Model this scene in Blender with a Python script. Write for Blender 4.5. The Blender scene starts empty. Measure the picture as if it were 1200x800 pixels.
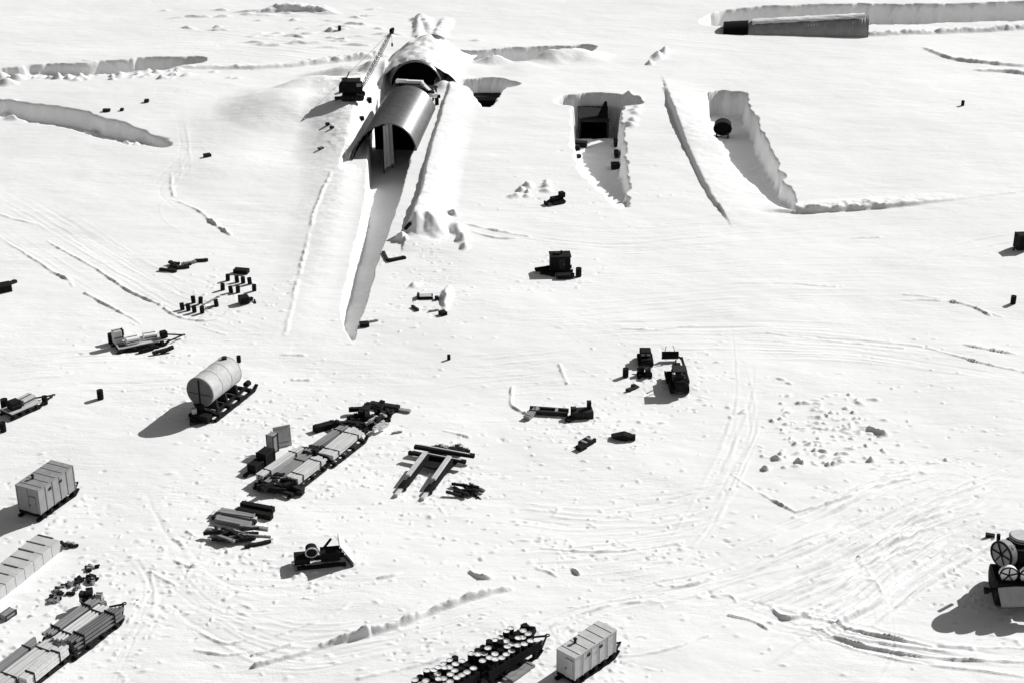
import bpy, bmesh, math, random
import numpy as np
from mathutils import Vector, Matrix, Euler
random.seed(11)
rng = np.random.default_rng(7)
R = math.radians
SC = bpy.context.scene
COL = SC.collection
# ------------------------------------------------------------ camera
CAM_H = 84.0; PITCH = R(25); FPX = 1900.0
cd = bpy.data.cameras.new("camera"); cam = bpy.data.objects.new("camera", cd); COL.objects.link(cam)
cd.sensor_width = 36; cd.lens = 36*FPX/1200; cd.clip_end = 9000; cd.clip_start = 1
cam.location = (0, 0, CAM_H); cam.rotation_euler = (R(90)-PITCH, 0, 0)
SC.camera = cam
# ------------------------------------------------------------ sky, sun, exposure
SUN_EL = R(33); SUN_AZ = R(51)          # azimuth to the right of the view direction (+Y)
w = bpy.data.worlds.new("World"); SC.world = w; w.use_nodes = True
nt = w.node_tree; nt.nodes.clear()
sky = nt.nodes.new('ShaderNodeTexSky'); sky.sky_type = 'NISHITA'; sky.sun_disc = False
sky.sun_elevation = SUN_EL; sky.sun_rotation = SUN_AZ
bw = nt.nodes.new('ShaderNodeRGBToBW'); bg = nt.nodes.new('ShaderNodeBackground'); wo = nt.nodes.new('ShaderNodeOutputWorld')
bg.inputs['Strength'].default_value = 0.062
nt.links.new(sky.outputs[0], bw.inputs[0]); nt.links.new(bw.outputs[0], bg.inputs[0]); nt.links.new(bg.outputs[0], wo.inputs[0])
sl = bpy.data.lights.new("sun", 'SUN'); sl.energy = 4.6; sl.angle = R(0.5); sl.color = (1, 0.998, 0.99)
so = bpy.data.objects.new("sun", sl); COL.objects.link(so)
sd = Vector((math.sin(SUN_AZ)*math.cos(SUN_EL), math.cos(SUN_AZ)*math.cos(SUN_EL), math.sin(SUN_EL)))
so.rotation_euler = sd.to_track_quat('Z', 'Y').to_euler(); so.location = (60, 60, 120)
vs = SC.view_settings
vs.view_transform = 'Standard'; vs.look = 'None'; vs.gamma = 1; vs.exposure = 0.15; vs.use_curve_mapping = False
SC.render.engine = 'CYCLES'

# ------------------------------------------------------------ picture point -> place on the ground
cp, sp_ = math.cos(PITCH), math.sin(PITCH)
def G(px, py, z=0.0):
    a = (px-600)/FPX; b = (400-py)/FPX
    d = (a, cp + b*sp_, -sp_ + b*cp)
    t = (z-CAM_H)/d[2]
    return Vector((d[0]*t, d[1]*t, z))

# ------------------------------------------------------------ materials
def mat(name, base, var=0.15, scale=1.5, rough=0.8, metal=0.0, bump=0.0, bscale=6, stretch=None):
    m = bpy.data.materials.new(name); m.use_nodes = True; n = m.node_tree; p = n.nodes['Principled BSDF']
    tc = n.nodes.new('ShaderNodeTexCoord'); mp = n.nodes.new('ShaderNodeMapping'); n.links.new(tc.outputs['Object'], mp.inputs[0])
    if stretch: mp.inputs['Scale'].default_value = stretch
    ns = n.nodes.new('ShaderNodeTexNoise'); ns.inputs['Scale'].default_value = scale; ns.inputs['Detail'].default_value = 6
    ns.inputs['Roughness'].default_value = 0.65
    n.links.new(mp.outputs[0], ns.inputs['Vector'])
    r = n.nodes.new('ShaderNodeMapRange'); r.inputs['From Min'].default_value = .25; r.inputs['From Max'].default_value = .75
    r.inputs['To Min'].default_value = base*(1-var); r.inputs['To Max'].default_value = base*(1+var)
    n.links.new(ns.outputs['Fac'], r.inputs['Value']); n.links.new(r.outputs[0], p.inputs['Base Color'])
    p.inputs['Roughness'].default_value = rough; p.inputs['Metallic'].default_value = metal
    if base < .04: p.inputs['Specular IOR Level'].default_value = .12
    if bump:
        n2 = n.nodes.new('ShaderNodeTexNoise'); n2.inputs['Scale'].default_value = bscale; n2.inputs['Detail'].default_value = 5
        n.links.new(mp.outputs[0], n2.inputs['Vector'])
        b = n.nodes.new('ShaderNodeBump'); b.inputs['Distance'].default_value = bump; b.inputs['Strength'].default_value = 1
        n.links.new(n2.outputs['Fac'], b.inputs['Height']); n.links.new(b.outputs[0], p.inputs['Normal'])
    return m
M = dict(
    black=mat('black_paint', .012, .5, 2, .95),
    dark=mat('dark_iron', .03, .4, 3, .9),
    near_black=mat('black_shade_and_iron', .006, .4, 3, 1),  # near-black: shade of arch and tunnel interiors put into colour; also black machine parts
    steel=mat('galvanised_steel', .20, .22, .8, .36, .55, stretch=(1, 1, 1)),
    dull_steel=mat('dull_sheet_steel', .36, .25, .6, .6, .1),
    rust=mat('weathered_steel', .12, .4, 2, .6, .3),
    timber=mat('pale_timber', .58, .25, 2, .85, stretch=(.3, 3, 3)),
    grey_timber=mat('grey_timber', .24, .35, 2, .85, stretch=(.3, 3, 3)),
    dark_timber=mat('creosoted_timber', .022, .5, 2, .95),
    canvas=mat('pale_canvas', .62, .12, 1, .9, bump=.05, bscale=3),
    hut=mat('hut_panel', .50, .14, 1.2, .8, bump=.02, bscale=4),
    hut_dull=mat('dull_hut_panel', .30, .16, 1.2, .85, bump=.02, bscale=4),
    tank=mat('pale_tank_paint', .50, .22, 1.6, .7, bump=.03, bscale=3),
    tank_end=mat('shaded_tank_end', .10, .2, 1.5, .7),  # much darker than the shell: the end's shade is put into its colour
    grey=mat('grey_paint', .26, .25, 2, .7),
    lead=mat('pale_grey_plate', .5, .2, 1.5, .7),
    white=mat('white_paint', .82, .06, 1, .7),
)
def snow_material():
    m = bpy.data.materials.new('wind_packed_snow'); m.use_nodes = True; n = m.node_tree; p = n.nodes['Principled BSDF']
    tc = n.nodes.new('ShaderNodeTexCoord')
    def noise(scale, detail, sx, sy, rz=0):
        mp = n.nodes.new('ShaderNodeMapping'); mp.inputs['Scale'].default_value = (sx, sy, 1); mp.inputs['Rotation'].default_value = (0, 0, rz)
        n.links.new(tc.outputs['Object'], mp.inputs[0])
        a = n.nodes.new('ShaderNodeTexNoise'); a.inputs['Scale'].default_value = scale; a.inputs['Detail'].default_value = detail
        a.inputs['Roughness'].default_value = .6; n.links.new(mp.outputs[0], a.inputs['Vector']); return a
    big = noise(.03, 3, 1, 1.6); fine = noise(1.3, 6, .5, 1.2, .15); streak = noise(.35, 5, .35, 2.0, .1); grain = noise(5, 3, 1, 1)
    r = n.nodes.new('ShaderNodeMapRange'); r.inputs['From Min'].default_value = .3; r.inputs['From Max'].default_value = .7
    r.inputs['To Min'].default_value = .80; r.inputs['To Max'].default_value = .875
    n.links.new(big.outputs['Fac'], r.inputs['Value']); n.links.new(r.outputs[0], p.inputs['Base Color'])
    p.inputs['Roughness'].default_value = .75; p.inputs['Specular IOR Level'].default_value = .2
    pn = noise(.06, 3, 1, 1.8); patch = n.nodes.new('ShaderNodeMapRange'); patch.inputs['From Min'].default_value = .38; patch.inputs['From Max'].default_value = .62
    patch.inputs['To Min'].default_value = .25; patch.inputs['To Max'].default_value = 1.0; n.links.new(pn.outputs['Fac'], patch.inputs['Value'])
    prev = None
    for t, dist in ((streak, .12), (fine, .075), (grain, .03)):
        b = n.nodes.new('ShaderNodeBump'); b.inputs['Distance'].default_value = dist
        n.links.new(patch.outputs[0], b.inputs['Strength']); n.links.new(t.outputs['Fac'], b.inputs['Height'])
        if prev: n.links.new(prev.outputs[0], b.inputs['Normal'])
        prev = b
    n.links.new(prev.outputs[0], p.inputs['Normal'])
    return m
M['snow'] = snow_material()

# ------------------------------------------------------------ terrain
TAB = rng.random((512, 512))
def vnoise(x, y):
    xi = np.floor(x).astype(int); yi = np.floor(y).astype(int); fx = x-xi; fy = y-yi
    fx = fx*fx*(3-2*fx); fy = fy*fy*(3-2*fy)
    a = TAB[xi & 511, yi & 511]; b = TAB[(xi+1) & 511, yi & 511]; c = TAB[xi & 511, (yi+1) & 511]; d = TAB[(xi+1) & 511, (yi+1) & 511]
    return (a*(1-fx)+b*fx)*(1-fy)+(c*(1-fx)+d*fx)*fy - .5
def fbm(x, y, o=4, g=.5):
    s = 0; a = 1
    for k in range(o):
        s = s+a*vnoise(x+17.3*k, y-9.1*k); x = x*2.03; y = y*2.03; a *= g
    return s
def wid(Y): return np.maximum(.5*1200/FPX*(Y*cp+CAM_H*sp_)*1.06+4, 45)
us = np.concatenate([[-30, -6, -2.2, -1.4, -1.12], np.linspace(-1, 1, 980), [1.12, 1.4, 2.2, 6, 30]])
ys = [98.0]
while ys[-1] < 392: ys.append(ys[-1] + .12 + .26*((ys[-1]-98)/290))
ys = np.concatenate([[-600, -100, 20, 60, 85], ys, [400, 430, 500, 700, 1300, 5000]])
YY = np.repeat(ys[:, None], len(us), 1); XX = us[None, :]*wid(YY)
# ragged edges: look the features up at slightly warped places
WX = XX + 1.1*fbm(XX*.35, YY*.35, 3, .45) ; WY = YY + 1.1*fbm(XX*.35+50, YY*.35+31, 3, .45)
SX = XX + .25*fbm(XX*.3, YY*.3, 3); SY = YY + .25*fbm(XX*.3+50, YY*.3+31, 3)
Z = 1.0*fbm(XX*.018, YY*.018, 2) + .20*fbm(XX*.09, YY*.14, 3) + .03*fbm(XX*.45, YY*.9, 4, .6)
def catmull(P, n=6):
    if len(P) < 3: 
        return [tuple(P[0][i]+(P[1][i]-P[0][i])*k/n for i in range(len(P[0]))) for k in range(n+1)]
    Q = [P[0]]+list(P)+[P[-1]]; out = []
    for i in range(1, len(Q)-2):
        p0, p1, p2, p3 = Q[i-1:i+3]
        for k in range(n):
            t = k/n
            out.append(tuple(.5*(2*p1[j]+(p2[j]-p0[j])*t+(2*p0[j]-5*p1[j]+4*p2[j]-p3[j])*t*t+(-p0[j]+3*p1[j]-3*p2[j]+p3[j])*t**3) for j in range(len(p1))))
    out.append(tuple(P[-1])); return out
def sstep(t): t = np.clip(t, 0, 1); return t*t*(3-2*t)
def stroke(P, prof, reach, X, Y, smooth=5, world=False):
    """P: (px, py, params...) ; prof(d signed, +left of direction, params) -> height field to be maxed"""
    P = catmull(P, smooth) if smooth else P
    pts = [((Vector((p[0], p[1], 0)) if world else G(p[0], p[1])), p[2:]) for p in P]
    F = np.zeros(X.shape)
    for (A, pa), (B, pb) in zip(pts[:-1], pts[1:]):
        y0, y1 = min(A.y, B.y)-reach, max(A.y, B.y)+reach
        r0, r1 = np.searchsorted(ys, y0)-4, np.searchsorted(ys, y1)+4
        r0 = max(r0, 0)
        sub = (X[r0:r1] > min(A.x, B.x)-reach) & (X[r0:r1] < max(A.x, B.x)+reach)
        if not sub.any(): continue
        x = X[r0:r1][sub]; y = Y[r0:r1][sub]
        dx, dy = B.x-A.x, B.y-A.y; L = max(math.hypot(dx, dy), 1e-6)
        t = np.clip(((x-A.x)*dx+(y-A.y)*dy)/(L*L), 0, 1)
        qx = x-(A.x+t*dx); qy = y-(A.y+t*dy); d = np.hypot(qx, qy)*np.sign(dx*qy-dy*qx+1e-12)
        par = [a+(b-a)*t for a, b in zip(pa, pb)]
        v = prof(d, *par)
        f = F[r0:r1]; cur = f[sub]; f[sub] = np.maximum(cur, v)
    return F
def trench(P, wall=.5, reach=16, smooth=5, wl=None):
    global Z
    def pr(d, hw, dep):
        ww = np.where(d > 0, wl if wl else wall, wall)
        return dep*(1-sstep((np.abs(d)-hw)/ww))
    F = stroke(P, pr, reach, WX if wall > .2 else SX, WY if wall > .2 else SY, smooth)
    Z = Z-F
def ridge(P, wl, wr, reach=None, smooth=5, rough=0.0, X=None, Y=None, sign=1):
    """(px,py,height); wl / wr = flank widths left / right of the direction of travel"""
    global Z
    def pr(d, h): return h*(1-sstep(np.where(d > 0, d/wl, -d/wr)))
    F = stroke(P, pr, (reach or max(wl, wr)+1), SX if X is None else X, SY if Y is None else Y, smooth)
    if rough: F = F*np.clip(1+rough*fbm(XX*.8, YY*.8, 3, .5)*2, .1, 2)
    Z = Z+sign*F
def mound(px, py, rx, ry, h, rot=0, pw=1.0, rag=.5):
    c = G(px, py); rr = max(rx, ry)*1.05+1.2
    r0, r1 = np.searchsorted(ys, [c.y-rr, c.y+rr]); r0 = max(r0-1, 0); r1 += 1
    if r1 <= r0: return
    w0 = float(wid(np.array(ys[r0]))); w1 = float(wid(np.array(ys[min(r1, len(ys)-1)])))
    lo = min((c.x-rr)/w0, (c.x-rr)/w1); hi = max((c.x+rr)/w0, (c.x+rr)/w1)
    c0, c1 = np.searchsorted(us, [lo, hi]); c0 = max(c0-1, 0); c1 += 1
    S = (slice(r0, r1), slice(c0, c1))
    x = (WX[S]-c.x)*rag+(XX[S]-c.x)*(1-rag); y = (WY[S]-c.y)*rag+(YY[S]-c.y)*(1-rag)
    cr, sr = math.cos(rot), math.sin(rot)
    u = (x*cr+y*sr)/rx; v = (-x*sr+y*cr)/ry
    Z[S] += h*(1-sstep(np.sqrt(u*u+v*v)))**pw
# --- main ramp under the big steel arch
trench([(497, 58, 4.4, 3.2), (480, 98, 4.4, 4.2), (463, 150, 4.2, 4.6), (455, 195, 3.0, 4.6), (446, 240, 2.3, 4.4), (427, 305, 1.65, 3.6), (414, 358, 1.25, 2.7), (412, 378, .7, 1.6), (413, 396, .15, .3)], .2)
ridge([(404, 180, 1.0), (409, 160, 2.2), (424, 118, 2.7), (432, 92, 1.5)], 9, 2.8, rough=.04)      # bank left of the arch
ridge([(398, 200, .5), (385, 260, .35), (362, 330, .2), (345, 395, .05)], 4, 6.5, rough=.1)
ridge([(335, 392, .05), (352, 315, .12), (368, 250, .16), (388, 205, .1)], .5, .4, rough=.9)
ridge([(476, 280, .5), (486, 255, 1.3), (496, 225, 1.2), (505, 185, .8), (516, 150, .7), (527, 112, .7), (532, 98, .3)], .8, 6, rough=.06)
# --- three pits and their ramps
trench([(546, 101, .8, 2.2), (558, 100, 2.6, 4.8), (584, 100, 2.6, 4.8), (597, 101, .9, 2.6)], .8, smooth=3)
trench([(571, 100, 3.8, 4.8), (571, 108, 2.6, 4.6), (571, 127, .4, 1.5)], .7)
trench([(664, 122, 1.2, 3.5), (680, 119, 3.4, 6.0), (718, 119, 3.4, 6.0), (738, 122, 1.2, 3.5)], .8, smooth=3)
trench([(700, 119, 4.0, 6.0), (700, 150, 3.9, 5.6), (702, 178, 3.7, 4.2), (714, 212, 2.6, 2.2), (728, 240, .5, .3)], .6)
for k in range(16): mound(745+random.uniform(-12, 12), 125+random.uniform(-14, 24), random.uniform(.8, 1.5), random.uniform(.8, 1.6), random.uniform(.25, .6))
trench([(850, 113, 3.0, 4.4), (857, 133, 3.6, 4.6), (866, 160, 3.8, 4.4), (884, 190, 3.2, 3.4), (908, 220, 1.9, 2.2), (931, 243, .3, .3)], .5)
ridge([(931, 244, .5), (960, 243, .9), (1010, 240, .9), (1056, 237, .6), (1120, 231, .15), (1190, 225, .1)], 5, .6, rough=.3)
ridge([(842, 238, .5), (828, 215, .6), (812, 185, .65), (800, 158, .9), (789, 130, 1.1), (780, 104, .3)], .7, 10, rough=.06)
# --- old cuts beyond
trench([(-30, 92, 3.5, 1.6), (30, 86, 3.8, 1.6), (100, 82, 4.2, 2.5), (170, 78, 4.6, 3.4), (222, 72, 2.5, 2.6)], 1.0)
for k in range(90): mound(random.triangular(0, 320, 60), 88+random.uniform(-4, 9)-k*.04, random.uniform(.6, 1.7), random.uniform(.5, 1.3), random.uniform(.15, .55), rag=1, rot=random.random())
trench([(-20, 124, 2.8, 2.6), (30, 131, 3.2, 2.9), (80, 141, 3.1, 2.9), (115, 151, 2.8, 2.7), (155, 163, 2.0, 2.1), (190, 171, .7, .9)], 1.3)
for k in range(40): mound(random.uniform(0, 180), 0, .1, .1, 0) if 0 else mound(*(lambda u: (u, 130+u*.23+random.uniform(-8, 4)))(random.uniform(0, 175)), random.uniform(.8, 1.8), random.uniform(.8, 1.8), random.uniform(.15, .55), rag=.8, rot=random.random()*3)
for p in [(102, 140), (150, 158), (162, 162), (12, 126), (6, 118), (0, 130), (20, 136)]: mound(p[0], p[1]+3, 2.4, 2.4, .9)
for p in [(12, 88), (2, 92), (8, 100), (20, 94), (0, 84)]: mound(p[0], p[1], 2.4, 2, 1.2)
trench([(530, 66, 4.2, 3.5), (570, 66, 4.8, 3.8), (620, 62, 5.0, 3.8), (660, 58, 4, 3.0), (690, 52, .8, 1.6)], .7)
for x_, y_, r_, h_ in [(577, 71, 5, 2.3), (552, 80, 7, .4), (645, 67, 6, 2.3), (612, 80, 7, .4), (672, 64, 5, 1.2), (690, 66, 6, .5)]: mound(x_, y_, r_, r_*1.1, h_, pw=1.0, rag=.6)
trench([(838, 24, 2.5, 2.2), (875, 20, 6.5, 4.6), (950, 18, 8.6, 5.2), (1040, 17, 8.0, 5.2), (1120, 16, 7.0, 5), (1260, 12, 7, 5)], 1.0)
ridge([(1020, 41, .7), (1100, 38, .9), (1210, 33, .9)], 2.0, 1.6, rough=.4)
ridge([(1085, 58, .3), (1115, 70, .6), (1160, 76, .6), (1215, 78, .4)], 2, .8, rough=.3)
ridge([(1150, 84, .3), (1180, 85, .6), (1210, 88, .6)], 2, .8, rough=.3)
# --- mounds and spoil
mound(345, 128, 15, 18, 2.6); mound(372, 112, 9, 9, 1.8); mound(300, 150, 16, 20, 1.0); mound(268, 195, 12, 12, .7)
mound(452, 92, 5.5, 7, 3.2); mound(520, 104, 2.2, 5, 1.0); mound(395, 90, 8, 5, 1.2)
ridge([(90, 80, .1), (300, 82, .5), (380, 75, .9), (440, 68, 1.2)], 4, 1.2, rough=.3)
for k in range(60):
    x_ = random.gauss(340, 70); y_ = random.uniform(8, 56)
    mound(x_, y_, random.uniform(1.2, 4), random.uniform(.6, 1.4), random.uniform(.2, .6), rag=1, rot=random.uniform(-.3, .5))
ridge([(310, 14, .5), (345, 12, 1.5), (370, 14, .6)], 5, 1.3, rough=.3)
ridge([(488, 42, .4), (492, 22, 1.1), (502, 30, .9), (506, 38, .2)], 1.3, 3, rough=.3)
ridge([(508, 45, .3), (516, 30, .7), (519, 22, .3)], 1, 3, rough=.3)
for x_, y_, a, b, h_ in [(487, 272, 1.6, 3, 1.6), (498, 270, 2.2, 3.2, 2.0), (511, 272, 2.0, 3, 1.8), (472, 281, 1.3, 1.6, 1.2), (536, 270, 1.6, 3, 1.0), (542, 280, 1.4, 2.4, 1.0), (546, 290, .9, 1.8, .7), (532, 252, 1, 1.6, .8), (485, 335, .7, 1.4, .5), (522, 350, .8, 5, .8), (770, 66, 1.6, 4, 1.2), (778, 60, 1.4, 3, 1.2), (762, 74, 1, 2, .8)]:
    mound(x_, y_, a, b, h_, rag=.8)
for k in range(14): mound(random.uniform(600, 645), random.uniform(212, 230), random.uniform(.5, 1.3), random.uniform(.7, 1.6), random.uniform(.3, .6))
# broken snow blocks right of the tractor
for k in range(150):
    x_ = random.gauss(975, 48); y_ = random.gauss(502, 27)
    if 440 < y_ < 555: mound(x_, y_, random.uniform(.25, .75), random.uniform(.2, .5), random.uniform(.1, .32), rag=.9, pw=.7, rot=random.uniform(-.5, .5))
ridge([(1007, 508, .2), (1014, 503, .5), (1024, 503, .45), (1038, 509, .3)], .6, .35, rough=.8)
for x_, y_ in [(896, 547), (938, 543), (982, 540), (1017, 537), (913, 534)]: [mound(x_+random.gauss(0, 5), y_+random.gauss(0, 2), random.uniform(.3, .6), random.uniform(.25, .5), random.uniform(.15, .4), rag=1, pw=.7) for _ in range(5)]
# --- windrows and wheel or sled tracks, as real relief
WR = [
 ([(-5, 274, .1), (50, 308, .3), (80, 325, .2)], .35), ([(55, 281, .25), (110, 311, .45), (150, 337, .5), (188, 354, .45)], .35),
 ([(60, 316, .2), (75, 322, .35), (85, 332, .1)], .4), ([(100, 340, .35), (130, 357, .35), (165, 377, .1)], .35),
 ([(192, 358, .4), (210, 369, .5), (240, 374, .45), (262, 372, .1)], .4), ([(230, 380, .1), (265, 391, .2)], .3), ([(200, 232, .1), (230, 243, .35), (255, 262, .7), (270, 272, .4)], .5),
 ([(200, 205, .15), (203, 228, .3)], .5),
 ([(-10, 248, .2), (40, 262, .25)], .5), ([(130, 75, .2), (100, 72, .3)], .6),
 ([(858, 556, .15), (885, 575, .25), (925, 597, .35), (938, 600, .4), (980, 588, .2)], .3), ([(968, 593, .25), (1000, 582, .35), (1040, 568, .45), (1068, 561, .2)], .3), ([(975, 580, .1), (1010, 570, .3), (1060, 556, .1)], .3),
 ([(972, 732, .3), (1010, 744, .45), (1050, 752, .45), (1092, 760, .35)], .32), ([(953, 741, .35), (1000, 756, .45), (1060, 770, .45), (1120, 776, .4), (1210, 780, .3)], .32), ([(955, 748, .15), (1010, 766, .25), (1060, 778, .25), (1120, 786, .3), (1200, 796, .2)], .3), ([(1105, 760, .2), (1150, 763, .35), (1210, 764, .2)], .3), ([(1000, 748, .1), (1060, 762, .2), (1150, 770, .15)], .3),
 ([(300, 783, .5), (330, 776, .35), (375, 763, .4), (430, 750, .75)], .5), ([(380, 760, .4), (430, 748, .8), (465, 737, 1.0), (500, 723, .8), (530, 713, .9), (560, 703, .8), (597, 692, .3)], .6), ([(296, 770, .35), (330, 762, .3), (370, 748, .15)], .35), ([(325, 748, .15), (380, 730, .2), (410, 712, .15)], .4),
 ([(420, 800, .3), (500, 782, .3), (520, 775, .55), (550, 763, .4)], .5),
 ([(600, 752, .3), (640, 742, .35), (670, 726, .35), (720, 712, .4), (775, 708, .25)], .3), ([(640, 730, .1), (680, 714, .2), (740, 704, .25), (780, 697, .3)], .3), ([(790, 690, .5), (812, 687, .6), (836, 679, .5)], .35),
 ([(835, 700, .2), (855, 700, .35), (862, 708, .2)], .3), ([(855, 724, .35), (880, 730, .3), (900, 740, .3)], .3), ([(905, 716, .4), (922, 728, .6), (945, 723, .4), (985, 705, .15)], .5), ([(730, 773, .15), (780, 767, .2), (830, 748, .25)], .35),
 ([(1130, 402, .3), (1170, 410, .5), (1190, 413, .2)], .35), ([(960, 392, .1), (1060, 400, .15), (1120, 414, .25), (1150, 423, .45), (1210, 436, .35)], .35), ([(1030, 348, .1), (1120, 353, .35), (1160, 368, .3)], .35), ([(1060, 343, .2), (1100, 348, .2), (1175, 370, .2)], .3), ([(900, 388, .15), (980, 397, .2), (1060, 405, .2)], .35),
 ([(730, 383, .15), (770, 384, .35), (815, 378, .15)], .4), ([(850, 329, .15), (920, 329, .2), (980, 332, .25)], .35), ([(1000, 274, .2), (1030, 273, .35)], .4),
 ([(543, 262, .2), (580, 270, .45), (620, 277, .3)], .5), ([(555, 272, .2), (585, 279, .5), (610, 279, .3)], .5),
 ([(635, 644, .4), (700, 648, .3), (750, 645, .35), (800, 636, .15)], .35), ([(630, 668, .3), (642, 672, .5), (652, 677, .2)], .4), ([(672, 668, .3), (680, 674, .5)], .4),
 ([(205, 632, .2), (214, 640, .6)], .4), ([(221, 624, .4), (230, 630, .3)], .4), ([(206, 660, .2), (225, 666, .4), (243, 658, .1)], .4), ([(175, 672, .1), (205, 688, .4)], .4),
 ([(235, 745, .15), (265, 757, .3), (300, 748, .1)], .4), ([(230, 765, .15), (265, 770, .35), (300, 763, .1)], .4),
 ([(330, 415, .2), (357, 416, .4)], .5), ([(345, 444, .5), (362, 444, .5)], .6), ([(520, 502, .15), (550, 509, .4)], .35),
 ([(600, 450, .3), (600, 470, .3), (618, 482, .35)], .4), ([(655, 424, .2), (665, 446, .4)], .4), ([(553, 672, .4), (562, 678, .6), (575, 680, .4)], .5), ([(445, 680, .3), (460, 677, .4), (470, 674, .1)], .4),
]
for P, wv in WR:
    big = max(p[2] for p in P) >= .75
    ridge([(p[0], p[1], p[2]*(.8 if big else .5)) for p in P], wv*.9, wv*(.8 if big else .62), rough=.4 if big else .7, reach=2)
FAM = [  # (px polyline, how many offset copies, spread px, depth)
 ([(850, 690), (950, 650), (1060, 600), (1210, 545)], 26, 44, .25), ([(900, 740), (1000, 690), (1100, 620), (1215, 560)], 24, 44, .25),
 ([(600, 760), (700, 715), (820, 685), (900, 660), (1000, 640)], 9, 14, .10), ([(840, 700), (950, 735), (1080, 765), (1210, 785)], 9, 16, .12),
 ([(870, 405), (880, 480), (850, 560), (800, 640), (700, 720)], 8, 34, .05), ([(620, 400), (800, 392), (1000, 398), (1210, 430)], 9, 20, .10),
 ([(600, 350), (800, 335), (1000, 325), (1210, 330)], 9, 34, .08), ([(540, 250), (700, 275), (900, 262), (1200, 240)], 8, 18, .08),
 ([(200, 690), (330, 760), (500, 735), (680, 690)], 9, 30, .07), ([(180, 600), (240, 680), (350, 700), (520, 650)], 7, 34, .05), ([(600, 600), (700, 612), (800, 600), (900, 570)], 9, 34, .09),
 ([(500, 440), (600, 430), (700, 420)], 6, 22, .08), ([(0, 440), (100, 430), (200, 425), (330, 420)], 6, 26, .08), ([(-10, 230), (80, 280), (200, 350), (330, 400)], 8, 34, .05),
 ([(1000, 320), (1080, 290), (1150, 270), (1215, 262)], 8, 20, .10), ([(600, 660), (720, 652), (860, 630)], 9, 20, .09), ([(140, 790), (180, 700), (150, 640)], 5, 26, .04),
 ([(200, 110), (215, 190), (190, 230), (260, 280)], 4, 16, .05), ([(0, 60), (200, 45), (400, 62), (530, 40)], 7, 16, .12), ([(530, 30), (700, 30), (850, 42), (1100, 60)], 5, 12, .08),
 ([(620, 750), (660, 800)], 4, 30, .07), ([(940, 600), (1010, 650), (1040, 720), (1000, 790)], 5, 34, .04),
]
for P, n, sprd, dep in FAM:
    for k in range(int(n*1.7)):
        ox, oy = random.uniform(-1, 1)*sprd*.6, random.uniform(-1, 1)*sprd
        a = random.uniform(0, .5); b = random.uniform(a+.3, 1)
        C = catmull(P, 8); C = C[int(a*(len(C)-1)):int(b*(len(C)-1))+1]
        if len(C) < 3: continue
        Q = []
        for i, p in enumerate(C):
            e = min(1, 3*min(i, len(C)-1-i)/len(C)+.05)
            Q.append((p[0]+ox+2*math.sin(i*.5+k), p[1]+oy+1.5*math.sin(i*.37+k*2), dep*e*random.uniform(.5, 1.5)))
        Q = [(q[0], q[1], q[2]*.5) for q in Q]; wv = random.uniform(.2, .38)
        ridge(Q, wv, wv, smooth=1, reach=1.5, sign=random.choice((1, -1, 1)))
        if random.random() < .4:
            ridge([(q[0]+2, q[1]+7, q[2]) for q in Q], wv, wv, smooth=1, reach=1.5)
for k in range(320):   # trodden and wind-cut patches
    x_ = random.uniform(0, 1200); y_ = random.uniform(380, 800)
    mound(x_, y_, random.uniform(.25, .9), random.uniform(.15, .4), random.uniform(.03, .13), rot=random.uniform(-.4, .3), rag=.4)
for x0, y0, sx, sy, n in [(250, 480, 45, 18, 130), (370, 540, 70, 45, 330), (515, 555, 40, 25, 130), (375, 665, 30, 16, 90), (260, 345, 45, 18, 130), (165, 408, 40, 12, 80), (60, 595, 40, 22, 90), (95, 720, 60, 40, 200),
                        (785, 445, 40, 25, 150), (655, 320, 30, 12, 70), (690, 500, 50, 20, 110), (1160, 690, 40, 35, 120), (580, 760, 70, 25, 150), (690, 775, 40, 20, 80), (490, 320, 40, 50, 190), (410, 130, 22, 35, 160), (700, 215, 60, 25, 90), (340, 50, 90, 22, 90), (1000, 560, 160, 90, 260), (220, 660, 60, 40, 220), (700, 640, 110, 40, 200)]:
    for k in range(n):
        mound(random.gauss(x0, sx), random.gauss(y0, sy), random.uniform(.15, .55), random.uniform(.12, .4), random.choice((1, 1, -1))*random.uniform(.04, .17), rot=random.uniform(-.6, .6), rag=.8)
nr, nc = Z.shape
Z[:5] = Z[5]; Z[-6:] = Z[-7]*.3
def build_ground():
    me = bpy.data.meshes.new('snow_ground'); nv = nr*nc
    co = np.empty((nv, 3), np.float32); co[:, 0] = XX.ravel(); co[:, 1] = YY.ravel(); co[:, 2] = Z.ravel()
    me.vertices.add(nv); me.vertices.foreach_set('co', co.ravel())
    i = np.arange(nr-1)[:, None]*nc+np.arange(nc-1)[None, :]
    q = np.stack([i, i+1, i+nc+1, i+nc], -1).reshape(-1, 4).astype(np.int32)
    me.loops.add(q.size); me.loops.foreach_set('vertex_index', q.ravel())
    me.polygons.add(len(q)); me.polygons.foreach_set('loop_start', np.arange(0, q.size, 4, dtype=np.int32)); me.polygons.foreach_set('loop_total', np.full(len(q), 4, np.int32))
    me.polygons.foreach_set('use_smooth', np.ones(len(q), bool))
    me.update(); me.validate(); me.materials.append(M['snow'])
    o = bpy.data.objects.new('snow_ground', me); COL.objects.link(o); o['kind'] = 'structure'; return o
build_ground()
def hz(x, y):
    j = int(np.clip(np.searchsorted(ys, y)-1, 0, nr-2)); ty = (y-ys[j])/(ys[j+1]-ys[j])
    def row(r):
        u = x/float(wid(np.array(ys[r]))); return np.interp(u, us, Z[r])
    return float(row(j)*(1-ty)+row(j+1)*ty)
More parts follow.
